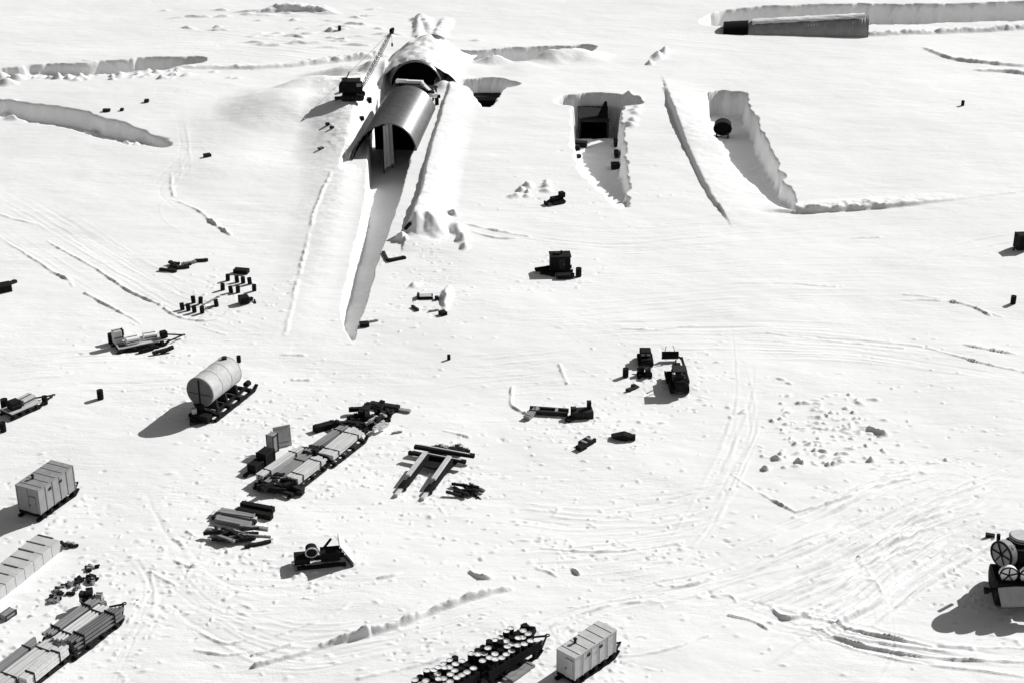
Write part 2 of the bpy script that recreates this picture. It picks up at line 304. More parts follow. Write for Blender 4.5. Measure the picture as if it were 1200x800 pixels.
def P3(px, py, dz=0.0):
    z = 0
    for _ in range(6):
        g = G(px, py, z); z = .5*z+.5*hz(g.x, g.y)
    g = G(px, py, z); return Vector((g.x, g.y, hz(g.x, g.y)+dz))
def heading(a, b): A = G(*a); B = G(*b); return math.atan2(B.y-A.y, B.x-A.x)

# ------------------------------------------------------------ object helpers
class MB:
    def __init__(s): s.bm = bmesh.new()
    def _x(s, vs, m): bmesh.ops.transform(s.bm, matrix=m, verts=vs)
    def box(s, c, d, rot=(0, 0, 0), bev=0):
        r = bmesh.ops.create_cube(s.bm, size=1)['verts']
        bmesh.ops.scale(s.bm, vec=d, verts=r)
        if bev:
            e = list({e for v in r for e in v.link_edges}); g = bmesh.ops.bevel(s.bm, geom=e, offset=bev, segments=1, affect='EDGES'); r = list({v for f in g['faces'] for v in f.verts} | {v for v in r if v.is_valid})
        s._x(r, Matrix.Translation(c) @ Euler(rot).to_matrix().to_4x4()); return s
    def bar(s, a, b, wd, h=None, roll=0):
        a = Vector(a); b = Vector(b); v = b-a; h = h or wd
        r = bmesh.ops.create_cube(s.bm, size=1)['verts']; bmesh.ops.scale(s.bm, vec=(v.length, wd, h), verts=r)
        q = v.to_track_quat('X', 'Z').to_matrix().to_4x4()
        s._x(r, Matrix.Translation((a+b)/2) @ q @ Matrix.Rotation(roll, 4, 'X')); return s
    def cyl(s, a, b, r, r2=None, n=16, caps=True):
        a = Vector(a); b = Vector(b); v = b-a
        k = bmesh.ops.create_cone(s.bm, cap_ends=caps, segments=n, radius1=r, radius2=r if r2 is None else r2, depth=v.length)['verts']
        s._x(k, Matrix.Translation((a+b)/2) @ v.to_track_quat('Z', 'Y').to_matrix().to_4x4()); return s
    def ball(s, c, r, sc=(1, 1, 1), n=16):
        k = bmesh.ops.create_uvsphere(s.bm, u_segments=n, v_segments=n//2, radius=r)['verts']
        bmesh.ops.scale(s.bm, vec=sc, verts=k); s._x(k, Matrix.Translation(c)); return s
    def ring(s, c, axis, r, t, n=20):
        ax = Vector(axis).normalized(); q = ax.to_track_quat('Z', 'Y').to_matrix()
        for i in range(n):
            p = [Vector(c)+q @ Vector((r*math.cos(2*math.pi*(i+j)/n), r*math.sin(2*math.pi*(i+j)/n), 0)) for j in (0, 1.05)]
            s.bar(p[0], p[1], t)
        return s
    def prism(s, pts, y0, y1):   # outline in x-z, extruded along y
        n = len(pts); A = [s.bm.verts.new((p[0], y0, p[1])) for p in pts]; B = [s.bm.verts.new((p[0], y1, p[1])) for p in pts]
        s.bm.faces.new(A); s.bm.faces.new(B[::-1])
        for i in range(n): s.bm.faces.new((A[(i+1) % n], A[i], B[i], B[(i+1) % n]))
        return s
    def sheet(s, rows):
        V = [[s.bm.verts.new(p) for p in r] for r in rows]
        for i in range(len(V)-1):
            for j in range(len(V[0])-1): s.bm.faces.new((V[i][j], V[i][j+1], V[i+1][j+1], V[i+1][j]))
        return s
    def build(s, name, m, parent=None, smooth=False, origin=None):
        if origin is not None: bmesh.ops.translate(s.bm, vec=-Vector(origin), verts=s.bm.verts)
        bmesh.ops.recalc_face_normals(s.bm, faces=s.bm.faces)
        me = bpy.data.meshes.new(name); s.bm.to_mesh(me); s.bm.free(); me.materials.append(M[m] if isinstance(m, str) else m)
        if smooth:
            for p in me.polygons: p.use_smooth = True
        o = bpy.data.objects.new(name, me); COL.objects.link(o)
        if parent is not None: o.parent = parent
        return o
def tag(o, label, cat, group=None):
    o['label'] = label; o['category'] = cat
    if group: o['group'] = group
    return o
def thing(name, label, cat, loc, rz=0, group=None, tilt=(0, 0)):
    o = bpy.data.objects.new(name, None); COL.objects.link(o); o.empty_display_size = .3
    o.location = loc; o.rotation_euler = (tilt[0], tilt[1], rz); return tag(o, label, cat, group)
def copy_tree(o, parent=None):
    c = o.copy(); COL.objects.link(c)
    if parent is not None: c.parent = parent
    for ch in [x for x in bpy.data.objects if x.parent == o]: copy_tree(ch, c)
    return c

# ============================================================ steel arches
def arch(name, label, cat, A, B, r, z0, skew_left=0.0, corr=.07, period=.75, th=.12, rim_m='rust', a0=0, a1=180, back=True, shell_m='steel', sink_end=0.0):
    """half-round corrugated shell from A to B; local +X runs along the axis"""
    v = Vector((B.x-A.x, B.y-A.y, 0)); L = v.length
    t = thing(name, label, cat, Vector((A.x, A.y, z0)), math.atan2(v.y, v.x))
    nA = 44; nL = int(L/period*7)
    def shell(rad, cr, flip=False):
        rows = []
        for i in range(nL+1):
            row = []
            for j in range(nA+1):
                th_ = R(a0+(a1-a0)*j/nA)      # 0 = right foot, 180 = left foot (+Y is left)
                sk = skew_left*max(0, (j/nA-.45)/.55)**1.3
                x = -sk+(L+sk)*i/nL
                rr = rad+cr*math.sin(2*math.pi*x/period)
                row.append((x, -rr*math.cos(th_), rr*math.sin(th_)-sink_end*i/nL))
            rows.append(row)
        return rows
    m = MB(); m.sheet(shell(r, corr)); m.build('shell', shell_m, t, True)
    m = MB(); m.sheet(shell(r-th, corr)); m.build('shade_lining', 'near_black', t, True)  # near-black inner skin, interior shade put into its colour
    for idx in (0, -1):
        out, inn = shell(r+.05, corr)[idx], shell(r-th-.03, corr)[idx]
        m = MB(); m.sheet([out, inn]); dx = -.12 if idx == 0 else .12
        m.sheet([[(p[0]+dx, p[1], p[2]) for p in out], [(p[0]+dx, p[1], p[2]) for p in inn]]); m.sheet([out, [(p[0]+dx, p[1], p[2]) for p in out]]); m.sheet([inn, [(p[0]+dx, p[1], p[2]) for p in inn]])
        m.build('rim', rim_m, t)
    for s in (-1, 1):
        m = MB(); m.box(((L)/2, s*(r-.02), -.1-sink_end*.5), (L, .5, .3), (0, math.atan2(sink_end, L), 0)); m.build('foot_rail', 'rust', t)
    return t, L
A0 = G(453, 144, 4.7); A1 = G(478, 101, 4.7)
a_t, aL = arch('trench_arch', 'big corrugated steel arch roofing the ramp, open end facing down the ramp', 'steel arch', A0, A1, 4.85, -.15, skew_left=6.0)
ax = Vector((A1.x-A0.x, A1.y-A0.y, 0)).normalized(); perp = Vector((-ax.y, ax.x, 0))
# leaning edge sheet left of the mouth
m = MB(); m.sheet([[(x, 4.95+.5*k+.03*math.sin(x*8), 1.5*(1-k)-.1) for x in np.linspace(-6.0, 3.5, 40)] for k in (0, .5, 1)]); m.build('side_sheet', 'lead', a_t)
# dark bulkhead half way in, added to keep the arch interior black
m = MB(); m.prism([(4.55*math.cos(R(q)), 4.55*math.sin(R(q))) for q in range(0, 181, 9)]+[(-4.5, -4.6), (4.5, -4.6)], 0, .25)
bh = m.build('shade_backing', 'near_black', a_t); bh.location = (13, 0, 0); bh.rotation_euler = (0, 0, R(90))
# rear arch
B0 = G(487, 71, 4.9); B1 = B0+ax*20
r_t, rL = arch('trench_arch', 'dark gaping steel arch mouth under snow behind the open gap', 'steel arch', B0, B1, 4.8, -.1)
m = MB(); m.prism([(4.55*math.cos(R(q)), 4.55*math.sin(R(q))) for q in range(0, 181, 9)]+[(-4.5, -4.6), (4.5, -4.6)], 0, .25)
bh = m.build('shade_backing', 'near_black', r_t); bh.location = (7, 0, 0); bh.rotation_euler = (0, 0, R(90))  # added black sheet keeps the rear arch mouth dark
# snow lying over the rear arch
rows = []
for i in range(40):
    x = 1.0+i*.6; row = []
    for j in range(49):
        q = R(180*j/48); k = math.sin(q)
        rr = 5.1+.8*(1-k)**.7*3.2+.25*math.sin(i*.7+j*.3)+.5*min(1, i/8)
        nz = float(fbm(np.array([i*.35+3]), np.array([j*.3]), 3)[0])
        p = B0+ax*x+perp*(-rr*math.cos(q)); row.append((p.x, p.y, (5.05+.45*min(1, i/6))*k*(1-max(0, i-26)/13*1.05)-.35+.6*nz*k))
    rows.append(row)
m = MB(); m.sheet(rows); o = m.build('snow_cover', 'snow', None, True); o['kind'] = 'structure'
# half-buried arch far right
C0 = G(851, 33, 0); C1 = G(1015, 38, 0)
C0z = Vector((C0.x, C0.y, 0)); 
v = Vector((C1.x-C0.x, C1.y-C0.y, 0)); 
fa, fl = arch('trench_arch', 'long low steel arch lying in the wide snow cut at the far right', 'steel arch', C1, C0, 4.1, -.6, period=.6, corr=.035, sink_end=2.5, shell_m='dull_steel')
m = MB()
cu = -v.normalized(); cpv = Vector((-cu.y, cu.x, 0))
rows = []
for i in range(60):
    x = .6+i*(v.length-5.5)/60; row = []
    for j in range(15):
        q = R(68+46*j/14)
        nz = float(fbm(np.array([i*.3]), np.array([j*.4]), 3)[0])
        rr = 4.22+.38*math.sin(math.pi*j/14)**.5+.2*nz
        p = C1+cu*x+cpv*(rr*math.cos(q)); row.append((p.x, p.y, rr*math.sin(q)-.6-2.5*x/v.length))
    rows.append(row)
m.sheet(rows); o = m.build('snow_crust', 'snow', None, True); o['kind'] = 'structure'

m = MB(); m.sheet([[(x, -4.3*math.cos(a), 4.35*math.sin(a)-2.5*x/fl) for a in np.linspace(0, math.pi, 30)] for x in np.linspace(fl-4.5, fl+.6, 5)])
bm_ = m.build('end_collar', 'near_black', fa)
# ---------------- pale pieces in the gap and an added white sheet standing for the sunlit wall
cv = G(449, 148, 3.7); cvd = Vector((.42, .91, 0))
t = thing('lit_wall_sheet', 'tall narrow white sheet added as the sunlit wall at the left of the arch mouth', 'wall sheet', (cv.x, cv.y, -4.0))
rows = [[tuple(cvd*(3.0*a*(1-.12*k))+Vector((.14*math.sin(a*14), -.05*math.cos(a*11), .3+7.4*k))) for a in np.linspace(0, 1, 16)] for k in np.linspace(0, 1, 10)]
m = MB(); m.sheet(rows); m.sheet([[(p[0]-.05, p[1]+.02, p[2]) for p in r_] for r_ in rows]); m.build('canvas', 'white', t)  # white sheet in place of the sunlit left wall
for f in (0, 1):
    m = MB(); q = cvd*(3.0*f); m.cyl((q.x-.1, q.y, -.5), (q.x-.1, q.y, 7.8), .09, n=8); m.build('pole', 'dark_timber', t)
def timber(name, label, cat, a, b, wd, h, m_='timber', group=None, z=None, zb=None, n=1):
    """a squared baulk between two picture points, lying on the ground"""
    A = P3(*a); B = P3(*b)
    if z is not None: A.z += z; B.z += zb if zb is not None else z
    k = MB(); c = (A+B)/2; d = (B-A).normalized(); side = Vector((-d.y, d.x, 0)).normalized()
    for i in range(n):
        off = side*((i-(n-1)/2)*wd*1.08)
        j1, j2 = (random.uniform(0, .35) for _ in range(2)) if n > 1 else (0, 0)
        k.bar(A+off+d*j1+Vector((0, 0, h/2)), B+off-d*j2+Vector((0, 0, h/2)), wd, h)
    k.box(A+d*.35+Vector((0, 0, h+.02)), (.12, wd*n*1.05, .06), (0, 0, math.atan2(d.y, d.x))); k.box(B-d*.35+Vector((0, 0, h+.02)), (.12, wd*n*1.05, .06), (0, 0, math.atan2(d.y, d.x)))
    o = k.build(name, m_, None, origin=c); o.location = c
    return tag(o, label, cat, group)
def gap_beam(s0, l0, z0, s1, l1, z1, wd, label):
    a = A1+ax*s0+perp*l0; b = A1+ax*s1+perp*l1; a.z = z0; b.z = z1; k = MB(); c = (a+b)/2
    k.bar(a, b, wd, wd*.6); k.bar(a+Vector((0, 0, wd*.35)), (a*.6+b*.4)+Vector((0, 0, wd*.35)), wd*.5, .1)
    o = k.build('beam', 'white', None, origin=c); o.location = c; tag(o, label, 'beam', 'pale beams in the arch gap')
gap_beam(9.2, 3.6, 2.9, 7.5, -1.4, 3.3, .8, 'longest white beam lying across the dark gap between the arches')
gap_beam(7.5, -1.2, 3.2, 5.5, -3.0, 2.3, .6, 'slanting white beam right of the longest one in the arch gap')
gap_beam(6.2, -2.7, 2.0, 5.0, -4.0, 1.6, 1.1, 'short stubby white beam at the right side of the arch gap')
# scaffold that carries them
t = thing('scaffold', 'dark timber scaffold inside the open gap between the two arches', 'scaffold', (A1.x+ax.x*7, A1.y+ax.y*7, -.2), math.atan2(ax.y, ax.x))
for x in (-1.8, 1.8):
    for y in (-3.6, -1.2, 1.2, 3.6):
        m = MB(); m.box((x, y, -1.3), (.3, .3, 7)); m.build('post', 'dark_timber', t)
for x in (-1.8, 1.8):
    m = MB(); m.box((x, 0, 2.3), (.3, 7.8, .3)); m.box((x, 0, .5), (.25, 7.8, .25)); m.build('cross_beam', 'dark_timber', t)
m = MB()
for i in range(9): m.box((-1.6+i*.4, random.uniform(-.3, .3), 2.55), (.36, 7.2, .1))
m.build('deck', 'dark_timber', t)

# ============================================================ tunnel mouths in the pits
def portal(px, py, wd, hh, dep, z, label, peak=None, rz=0):
    g = G(px, py, z)
    t = thing('tunnel_portal', label, 'tunnel mouth', g, rz)
    for s in (-1, 1):
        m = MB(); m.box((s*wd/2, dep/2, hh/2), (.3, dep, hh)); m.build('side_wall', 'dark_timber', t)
    m = MB(); m.box((0, dep, hh/2), (wd+.3, .3, hh)); m.build('shade_back', 'near_black', t)  # near-black closing wall, tunnel darkness put into its colour
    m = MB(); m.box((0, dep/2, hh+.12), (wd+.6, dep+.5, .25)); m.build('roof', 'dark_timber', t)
    m = MB(); m.box((0, dep/2-.2, .03), (wd, dep, .1)); m.build('shade_floor', 'near_black', t)  # black floor, the tunnel's shade put into its colour
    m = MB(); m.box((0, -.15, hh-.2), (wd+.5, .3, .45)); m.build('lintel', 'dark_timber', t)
    if peak:
        m = MB(); m.prism([(-wd*.5, hh+.24), (wd*.12, hh+.7), (wd*.36, hh+peak), (wd*.44, hh+peak), (wd*.5, hh+.24)], -.3, .2); m.build('gable', 'near_black', t)
    return t
portal(696, 163, 4.9, 3.6, 7.0, -5.75, 'black timber tunnel mouth with a tall pointed gable in the wide middle pit', peak=3.3)
portal(571, 127, 4.6, 2.0, 2.2, -4.75, 'low black tunnel mouth at the bottom of the small pit right of the big arch')
# round culvert in the third pit
c = G(847, 149, -2.6)
t = thing('culvert', 'short black culvert pipe with round mouth in the pit at right', 'culvert', c, R(-8)); t.scale = (1, 1, .8)
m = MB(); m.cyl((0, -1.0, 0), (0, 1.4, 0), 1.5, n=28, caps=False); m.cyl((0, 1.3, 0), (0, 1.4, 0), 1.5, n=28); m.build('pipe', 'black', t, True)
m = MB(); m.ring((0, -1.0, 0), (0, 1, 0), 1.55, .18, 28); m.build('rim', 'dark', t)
m = MB(); m.cyl((0, -.3, 0), (0, -.2, 0), 1.42, n=28); m.build('shade_disc', 'near_black', t)  # black disc, shade inside the pipe put into colour
for s in (-1, 1):
    m = MB(); m.box((s*1.0, .2, -1.7), (.3, 1.8, 1.6)); m.build('support', 'dark_timber', t)

# ============================================================ small repeatables
def drum_mesh():
    m = MB(); pr = [(0, .0), (.27, .0), (.29, .03), (.29, .28), (.31, .3), (.29, .32), (.29, .58), (.31, .6), (.29, .62), (.29, .86), (.3, .9), (.27, .9), (.26, .86), (0, .86)]
    n = 14; rows = [[(r*math.cos(2*math.pi*k/n), r*math.sin(2*math.pi*k/n), z) for k in range(n+1)] for r, z in pr]
    m.sheet(rows); m.cyl((.15, 0, .84), (.15, 0, .9), .04, n=8)
    me = m.build('fuel_drum', 'black'); bmesh_clean(me); return me
def bmesh_clean(o):
    b = bmesh.new(); b.from_mesh(o.data); bmesh.ops.remove_doubles(b, verts=b.verts, dist=.001); bmesh.ops.recalc_face_normals(b, faces=b.faces); b.to_mesh(o.data); b.free()
DR = drum_mesh(); used = False
DR_LIGHT = DR.data.copy(); DR_LIGHT.materials.clear(); DR_LIGHT.materials.append(M['tank'])
DR_DUO = DR.data.copy(); DR_DUO.materials.append(M['white'])
for p in DR_DUO.polygons:
    if p.normal.z > .6 and p.center.z > .7: p.material_index = 1
def drum(loc, label, group, sc=1.0, rot=(0, 0, 0), data=None):
    global used
    o = DR if not used else DR.copy()
    if used: COL.objects.link(o)
    used = True
    if data: o.data = data
    o.location = loc; o.scale = (sc, sc, sc); o.rotation_euler = rot; return tag(o, label, 'drum', group)
lab = 'black fuel drum standing in the scatter left of the larger drum cluster'
for x, y in [(214, 361), (221, 362), (227, 353), (235, 354), (237, 365), (254, 357), (228, 364)]:
    drum(P3(x, y+2), lab, 'drums in the left scatter', 1.0, (random.uniform(-.1, .1), random.uniform(-.1, .1), 0))
for x, y in [(261, 338), (267, 327), (271, 341), (278, 329), (285, 330), (279, 341), (293, 331), (298, 339)]:
    drum(P3(x, y+2), 'black fuel drum in the larger cluster above the left drum scatter', 'drums in the upper cluster', 1.0, (random.uniform(-.1, .1), random.uniform(-.1, .1), 0))
for x, y, l, s in [(118, 467, 'lone black drum standing between the round tank and the left frame edge', 1.25), (1187, 356, 'small lone black drum near the right edge below the dark crate', 1.2), (678, 324, 'black drum standing just right of the black generator hut', 1.35),
                   (53, 473, 'black drum at the right end of the loaded sled by the left edge', 1.1), (6, 479, 'black drum at the left end of the loaded sled by the left edge', 1.4), (4, 505, 'black drum alone below the loaded sled by the left edge', 1.2),
                   (280, 424, 'small dark drum lying beyond the far end of the round tank', .9), (1128, 124, 'tiny dark drum alone on the open snow at upper right', 1.0), (733, 441, 'black drum standing left of the small tracked carrier', 1.2), (398, 36, 'tiny dark drum beyond the crane boom at the top', 1.1),
                   (131, 402, 'black drum left of the wide snow covered sled', 1.4), (526, 421, 'small dark drum alone on the snow right of the ramp foot', .7)]:
    drum(P3(x, y), l, None, s)

def crate(px, py, L, W, Hh, rz, label, m_='dark_timber', name='crate', cat='crate', group=None, tilt=(0, 0)):
    t = thing(name, label, cat, P3(px, py), rz, group, tilt)
    m = MB(); m.box((0, 0, Hh/2), (L, W, Hh), bev=.03); m.build('body', m_, t)
    m = MB()
    for s in (-1, 1):
        for q in (-1, 1): m.box((s*L/2*.96, q*(W/2+.03), Hh/2), (.12, .06, Hh)); 
        m.box((0, s*(W/2+.03), Hh*.93), (L, .05, .12)); m.box((0, s*(W/2+.03), Hh*.08), (L, .05, .12))
    m.build('batten', 'dark', t); return t
def heap(pts_box, n, ln, wd, label, group, m_s=('dark_timber',), h=.25, dirs=None, zmax=.8):
    x0, y0, x1, y1 = pts_box
    for k in range(n):
        x = random.uniform(x0, x1); y = random.uniform(y0, y1); g = P3(x, y); L = ln*random.uniform(.6, 1.2)
        a = (dirs[0]+random.gauss(0, dirs[1])) if dirs else random.uniform(0, 6.28)
        m = MB(); w2 = wd*random.uniform(.6, 1.3); hh = h*random.uniform(.6, 1.3)
        m.box((0, 0, 0), (L, w2, hh)); m.box((L*.3, 0, hh*.55), (.12, w2*1.15, .06)); m.box((-L*.3, 0, hh*.55), (.12, w2*1.15, .06))
        o = m.build('timber', random.choice(m_s)); o.location = g+Vector((0, 0, .1+random.uniform(0, zmax))); o.rotation_euler = (random.uniform(-.2, .2), random.uniform(-.22, .22), a)
        tag(o, label, 'timber', group)

# ============================================================ sleds
def make_sled(loc, rz, L, W, label, hh=.55, group=None, m_='dark_timber', draw=1):
    t = thing('cargo_sled', label, 'sled', loc, rz, group)
    for s in (-1, 1):
        m = MB(); n = 4
        m.prism([(-L/2, 0), (L/2-.6, 0), (L/2+.1, .5), (L/2, .62), (L/2-.7, .22), (-L/2, .24)], s*W/2-.16, s*W/2+.16); m.build('runner', m_, t)
    for x in np.linspace(-L/2+.5, L/2-.9, 4):
        m = MB(); m.box((x, 0, hh-.22), (.35, W+.5, .3)); 
        for s in (-1, 1): m.box((x, s*W/2, hh*.45), (.3, .3, hh*.6))
        m.build('cross_beam', m_, t)
    if draw:
        m = MB(); m.bar((L/2-.2, W/2, .4), (L/2+2.0, 0, .3), .14); m.bar((L/2-.2, -W/2, .4), (L/2+2.0, 0, .3), .14); m.ring((L/2+2.1, 0, .3), (0, 0, 1), .18, .08, 10); m.build('drawbar', 'black', t)
    return t
def bundle(loc, rz, L, W, Hh, label, m_='timber', n=5, layers=3, group='plank bundles on the sleds', name='plank_bundle', round_=False):
    t = thing(name, label, 'bundle', loc, rz, group)
    m = MB()
    for j in range(layers):
        for i in range(n):
            dl = random.uniform(-.35, .35); y = -W/2+W*(i+.5)/n; z = Hh*(j+.5)/layers
            if round_: m.cyl((-L/2+dl, y, z), (L/2+dl, y, z), W/n*.47, n=8)
            else: m.box((dl/2, y, z+random.uniform(-.03, .03)), (L+dl, W/n*.82, Hh/layers*.8), (0, 0, random.gauss(0, .006)))
    m.build('planks', m_, t)
    for x in (-L*.32, L*.32):
        m = MB(); m.box((x, 0, Hh/2), (.1, W+.08, Hh+.08)); m.build('strap', 'dark', t)
    return t
rowdir = heading((330, 575), (420, 505))
dd = Vector((math.cos(rowdir), math.sin(rowdir), 0)); ss = Vector((-dd.y, dd.x, 0))
# two timber sleds of the middle row
def load_sled(px, py, rz, L, W, slab, items):
    g = P3(px, py); t = make_sled(g, rz, L, W, slab)
    d = Vector((math.cos(rz), math.sin(rz), 0)); s = Vector((-d.y, d.x, 0))
    for (off, dx, w_, h_, l_, z, m_, n_, ly, lb, rd) in items:
        bundle(g+s*off+d*dx+Vector((0, 0, .58+z)), rz+random.uniform(-.05, .05), l_, w_, h_*(.62 if px > 200 else .9), lb, m_, n_, ly, round_=rd)
load_sled(394, 527, rowdir, 7.0, 3.6, 'dark timber sled under the upper pair of plank bundles in the middle row',
          [(1.25, 0, 1.0, 1.0, 6.6, 0, 'grey_timber', 3, 3, 'narrow grey bundle at the left of the upper plank sled', False),
           (-.55, .2, 1.9, .9, 6.2, 0, 'timber', 5, 3, 'wide pale bundle at the right of the upper plank sled', False)])
load_sled(342, 560, rowdir, 7.4, 4.2, 'dark timber sled under the three plank bundles of the lower middle row',
          [(1.9, .7, 1.0, 1.1, 6.8, 0, 'timber', 3, 3, 'pale bundle along the left side of the lower plank sled', False),
           (.45, 0, 1.3, .8, 6.4, 0, 'grey_timber', 4, 3, 'grey bundle in the middle of the lower plank sled', False),
           (-1.25, .9, 1.5, 1.1, 5.0, 0, 'timber', 4, 3, 'short pale bundle along the right side of the lower plank sled', False)])
# jumbled end of the row
heap((415, 484, 458, 500), 22, 2.2, .5, 'dark timber in the jumbled heap beyond the plank sleds', 'heap beyond the plank sleds', ('dark_timber', 'dark_timber', 'black'), .45, (rowdir, .7), 1.0)
heap((398, 498, 425, 508), 8, 1.9, .4, 'dark timber lying between the plank sled and the jumbled heap', 'timber beside the upper sled', ('dark_timber',), .4, (rowdir, .8), .6)
heap((425, 492, 452, 512), 8, 1.6, .3, 'pale offcut among the dark jumbled heap', 'pale offcuts in the heap', ('timber',), .3, (rowdir, .7), 1.2)
timber('timber', 'long dark baulk lying crosswise at the top of the middle cargo row', 'timber', (434, 476), (468, 481), .7, .6, 'dark_timber')
timber('timber', 'grey tapering end of the baulk at the top of the middle cargo row', 'timber', (456, 479), (481, 483), .5, .3, 'grey')
timber('timber', 'thick black baulk left of the upper plank sled', 'timber', (369, 506), (393, 499), .9, .7, 'black', n=1)
timber('timber', 'short grey stick right of the jumbled heap', 'timber', (459, 508), (471, 506), .18, .18, 'grey')
# dark saddle beams between the row's sleds
heap((352, 531, 385, 546), 16, 2.2, .6, 'black timber in the gap between the two plank sleds', 'timber between the plank sleds', ('dark_timber', 'black'), .5, (rowdir-1.3, .5), .8)
heap((305, 566, 350, 580), 20, 1.8, .6, 'black timber at the near end of the lower plank sled', 'timber at the near end of the row', ('dark_timber', 'black'), .5, (rowdir-1.2, .5), .9)
timber('timber', 'upper of two thick black beams below the plank sleds', 'timber', (283, 593), (321, 600), .6, .55, 'black')
timber('timber', 'lower of two thick black beams below the plank sleds', 'timber', (278, 600), (319, 608), .6, .55, 'black')
for k, (a, b, l, m_) in enumerate([((246, 603), (303, 612), 'long pale plank topmost of the flat stack below the row', 'timber'), ((248, 606), (300, 615), 'long dark plank in the flat stack below the row', 'dark_timber'),
                     ((256, 601), (302, 608), 'long grey plank at the back of the flat stack below the row', 'grey_timber'), ((252, 610), (296, 619), 'long grey plank at the front of the flat stack below the row', 'grey_timber')]):
    timber('plank', l, 'plank', a, b, .4, .35, m_, n=2, z=.06*k)
heap((248, 623, 304, 640), 20, 2.4, .3, 'dark pole in the tangled pile below the flat plank stack', 'tangled poles', ('dark_timber', 'dark_timber', 'grey_timber'), .3, (-.35, .3), .5)
# upright panels and things left of the row
t = crate(300, 551, 1.4, 1.0, 1.0, rowdir, 'lowest dark crate of the short line left of the plank sleds', 'black')
t = crate(312, 542, 1.6, 1.2, 1.5, rowdir, 'middle dark crate of the short line left of the plank sleds', 'black')
crate(320, 529, .9, .8, 2.2, rowdir, 'tall grey crate standing left of the plank sleds', 'grey')
m = MB(); m.box((0, 0, 1.2), (1.9, .12, 2.4)); m.box((0, -.1, .4), (1.9, .1, .15)); m.box((0, -.1, 2), (1.9, .1, .15)); m.bar((.7, 0, 1.7), (.9, 1.2, 0), .1); o = m.build('board_panel', 'lead'); o.location = P3(332, 523); o.rotation_euler = (R(-8), 0, R(24)); tag(o, 'pale board panel propped upright left of the plank sleds', 'panel')
timber('timber', 'thin dark pole ending at the lowest crate left of the plank sleds', 'timber', (286, 559), (299, 551), .35, .3, 'dark_timber')

# bare sled with two long cross beams
g = P3(510, 556); t = thing('log_sled', 'bare sled frame with two long black cross beams and pale runners', 'sled', g)
for a, b in (((464, 582), (499, 544)), ((495, 586), (527, 549))):
    A = P3(*a); B = P3(*b); m = MB(); m.bar(A+Vector((0, 0, .2)), A.lerp(B, .45)+Vector((0, 0, .35)), .35, .35); m.bar(A.lerp(B, .4)+Vector((0, 0, 1.0)), B+Vector((0, 0, 1.5)), .45, .25); o = m.build('runner', 'timber', t, origin=g)  # pale upper bar: the lit top of the runner put into colour
    m = MB(); m.bar(A.lerp(B, .3)+Vector((.2, 0, .4)), B+Vector((.2, 0, .9)), .35, .6); m.cyl(A.lerp(B, .2)+Vector((0, 0, .2)), A.lerp(B, .3)+Vector((.1, 0, .7)), .5, .3, 8); m.build('runner_shade_side', 'black', t, origin=g)  # black bar beside it: the runner's shaded side put into colour
for a, b, w_ in (((486, 531), (556, 542), .5), ((479, 538), (546, 549), .4)):
    A = P3(*a)+Vector((0, 0, .85)); B = P3(*b)+Vector((0, 0, .85)); m = MB(); m.bar(A, B, w_, .36); m.build('cross_beam', 'black', t, origin=g)
    m = MB(); m.bar(A+Vector((.5, .1, .2)), B+Vector((-.5, .1, .2)), w_*.35, .06); m.build('top_cap', 'lead', t, origin=g)
A = P3(497, 545); B = P3(530, 553); m = MB(); m.bar(A+Vector((0, 0, .6)), B+Vector((0, 0, .6)), 2.2, .15); m.build('deck', 'black', t, origin=g)
heap((505, 526, 548, 531), 14, 1.7, .35, 'timber of the low grey pile behind the bare log sled', 'pile behind the log sled', ('grey', 'timber', 'dark_timber'), .35, (-.2, .5), .4)
timber('timber', 'black baulk under the low grey pile behind the bare log sled', 'timber', (505, 529), (543, 532), .7, .6, 'black')
heap((532, 570, 560, 582), 13, 2.2, .22, 'dark pole in the loose pile right of the bare log sled', 'poles right of the log sled', ('dark_timber', 'dark_timber', 'grey_timber'), .25, (-.5, .4), .4)

# ============================================================ bottom-left cargo
bdir = heading((60, 770), (120, 725))
load_sled(98, 746, bdir, 6.6, 3.4, 'dark sled carrying the pipe bundles in the lower left corner row',
          [(1.2, 0, 1.0, 1.5, 6.0, 0, 'grey_timber', 3, 3, 'pipe bundle along the left of the lower left sled', True),
           (0, -.1, 1.2, 1.3, 5.8, 0, 'timber', 3, 3, 'pale pipe bundle in the middle of the lower left sled', True),
           (-1.2, .3, 1.2, 1.3, 5.8, 0, 'steel', 4, 3, 'pipe bundle along the right of the lower left sled', True)])
heap((98, 708, 130, 716), 9, 1.0, .5, 'dark scrap piled on the far end of the lower left sled', 'scrap on the lower left sled', ('dark_timber', 'grey', 'dark'), .5, (bdir, .9), 1.9)
load_sled(32, 790, bdir, 7.0, 3.4, 'dark sled of pale bundles cut by the bottom edge in the left corner',
          [(1.3, -.4, .9, 1.0, 6.0, 0, 'grey_timber', 3, 3, 'grey narrow bundle at the left of the corner sled', False),
           (-.1, 0, 1.6, .9, 6.4, 0, 'timber', 4, 3, 'pale wide bundle in the middle of the corner sled', False),
           (-1.5, .5, .9, 1.1, 5.0, 0, 'canvas', 3, 3, 'white wrapped bundle at the right of the corner sled', False)])
heap((55, 750, 95, 762), 16, 1.6, .6, 'black timber between the two lower left sleds', 'timber between the lower left sleds', ('black', 'dark_timber'), .5, (bdir-1.2, .5), .9)
heap((60, 672, 118, 700), 1, .6, .2, 'single grey stick near the small scraps', None, ('grey',), .15)
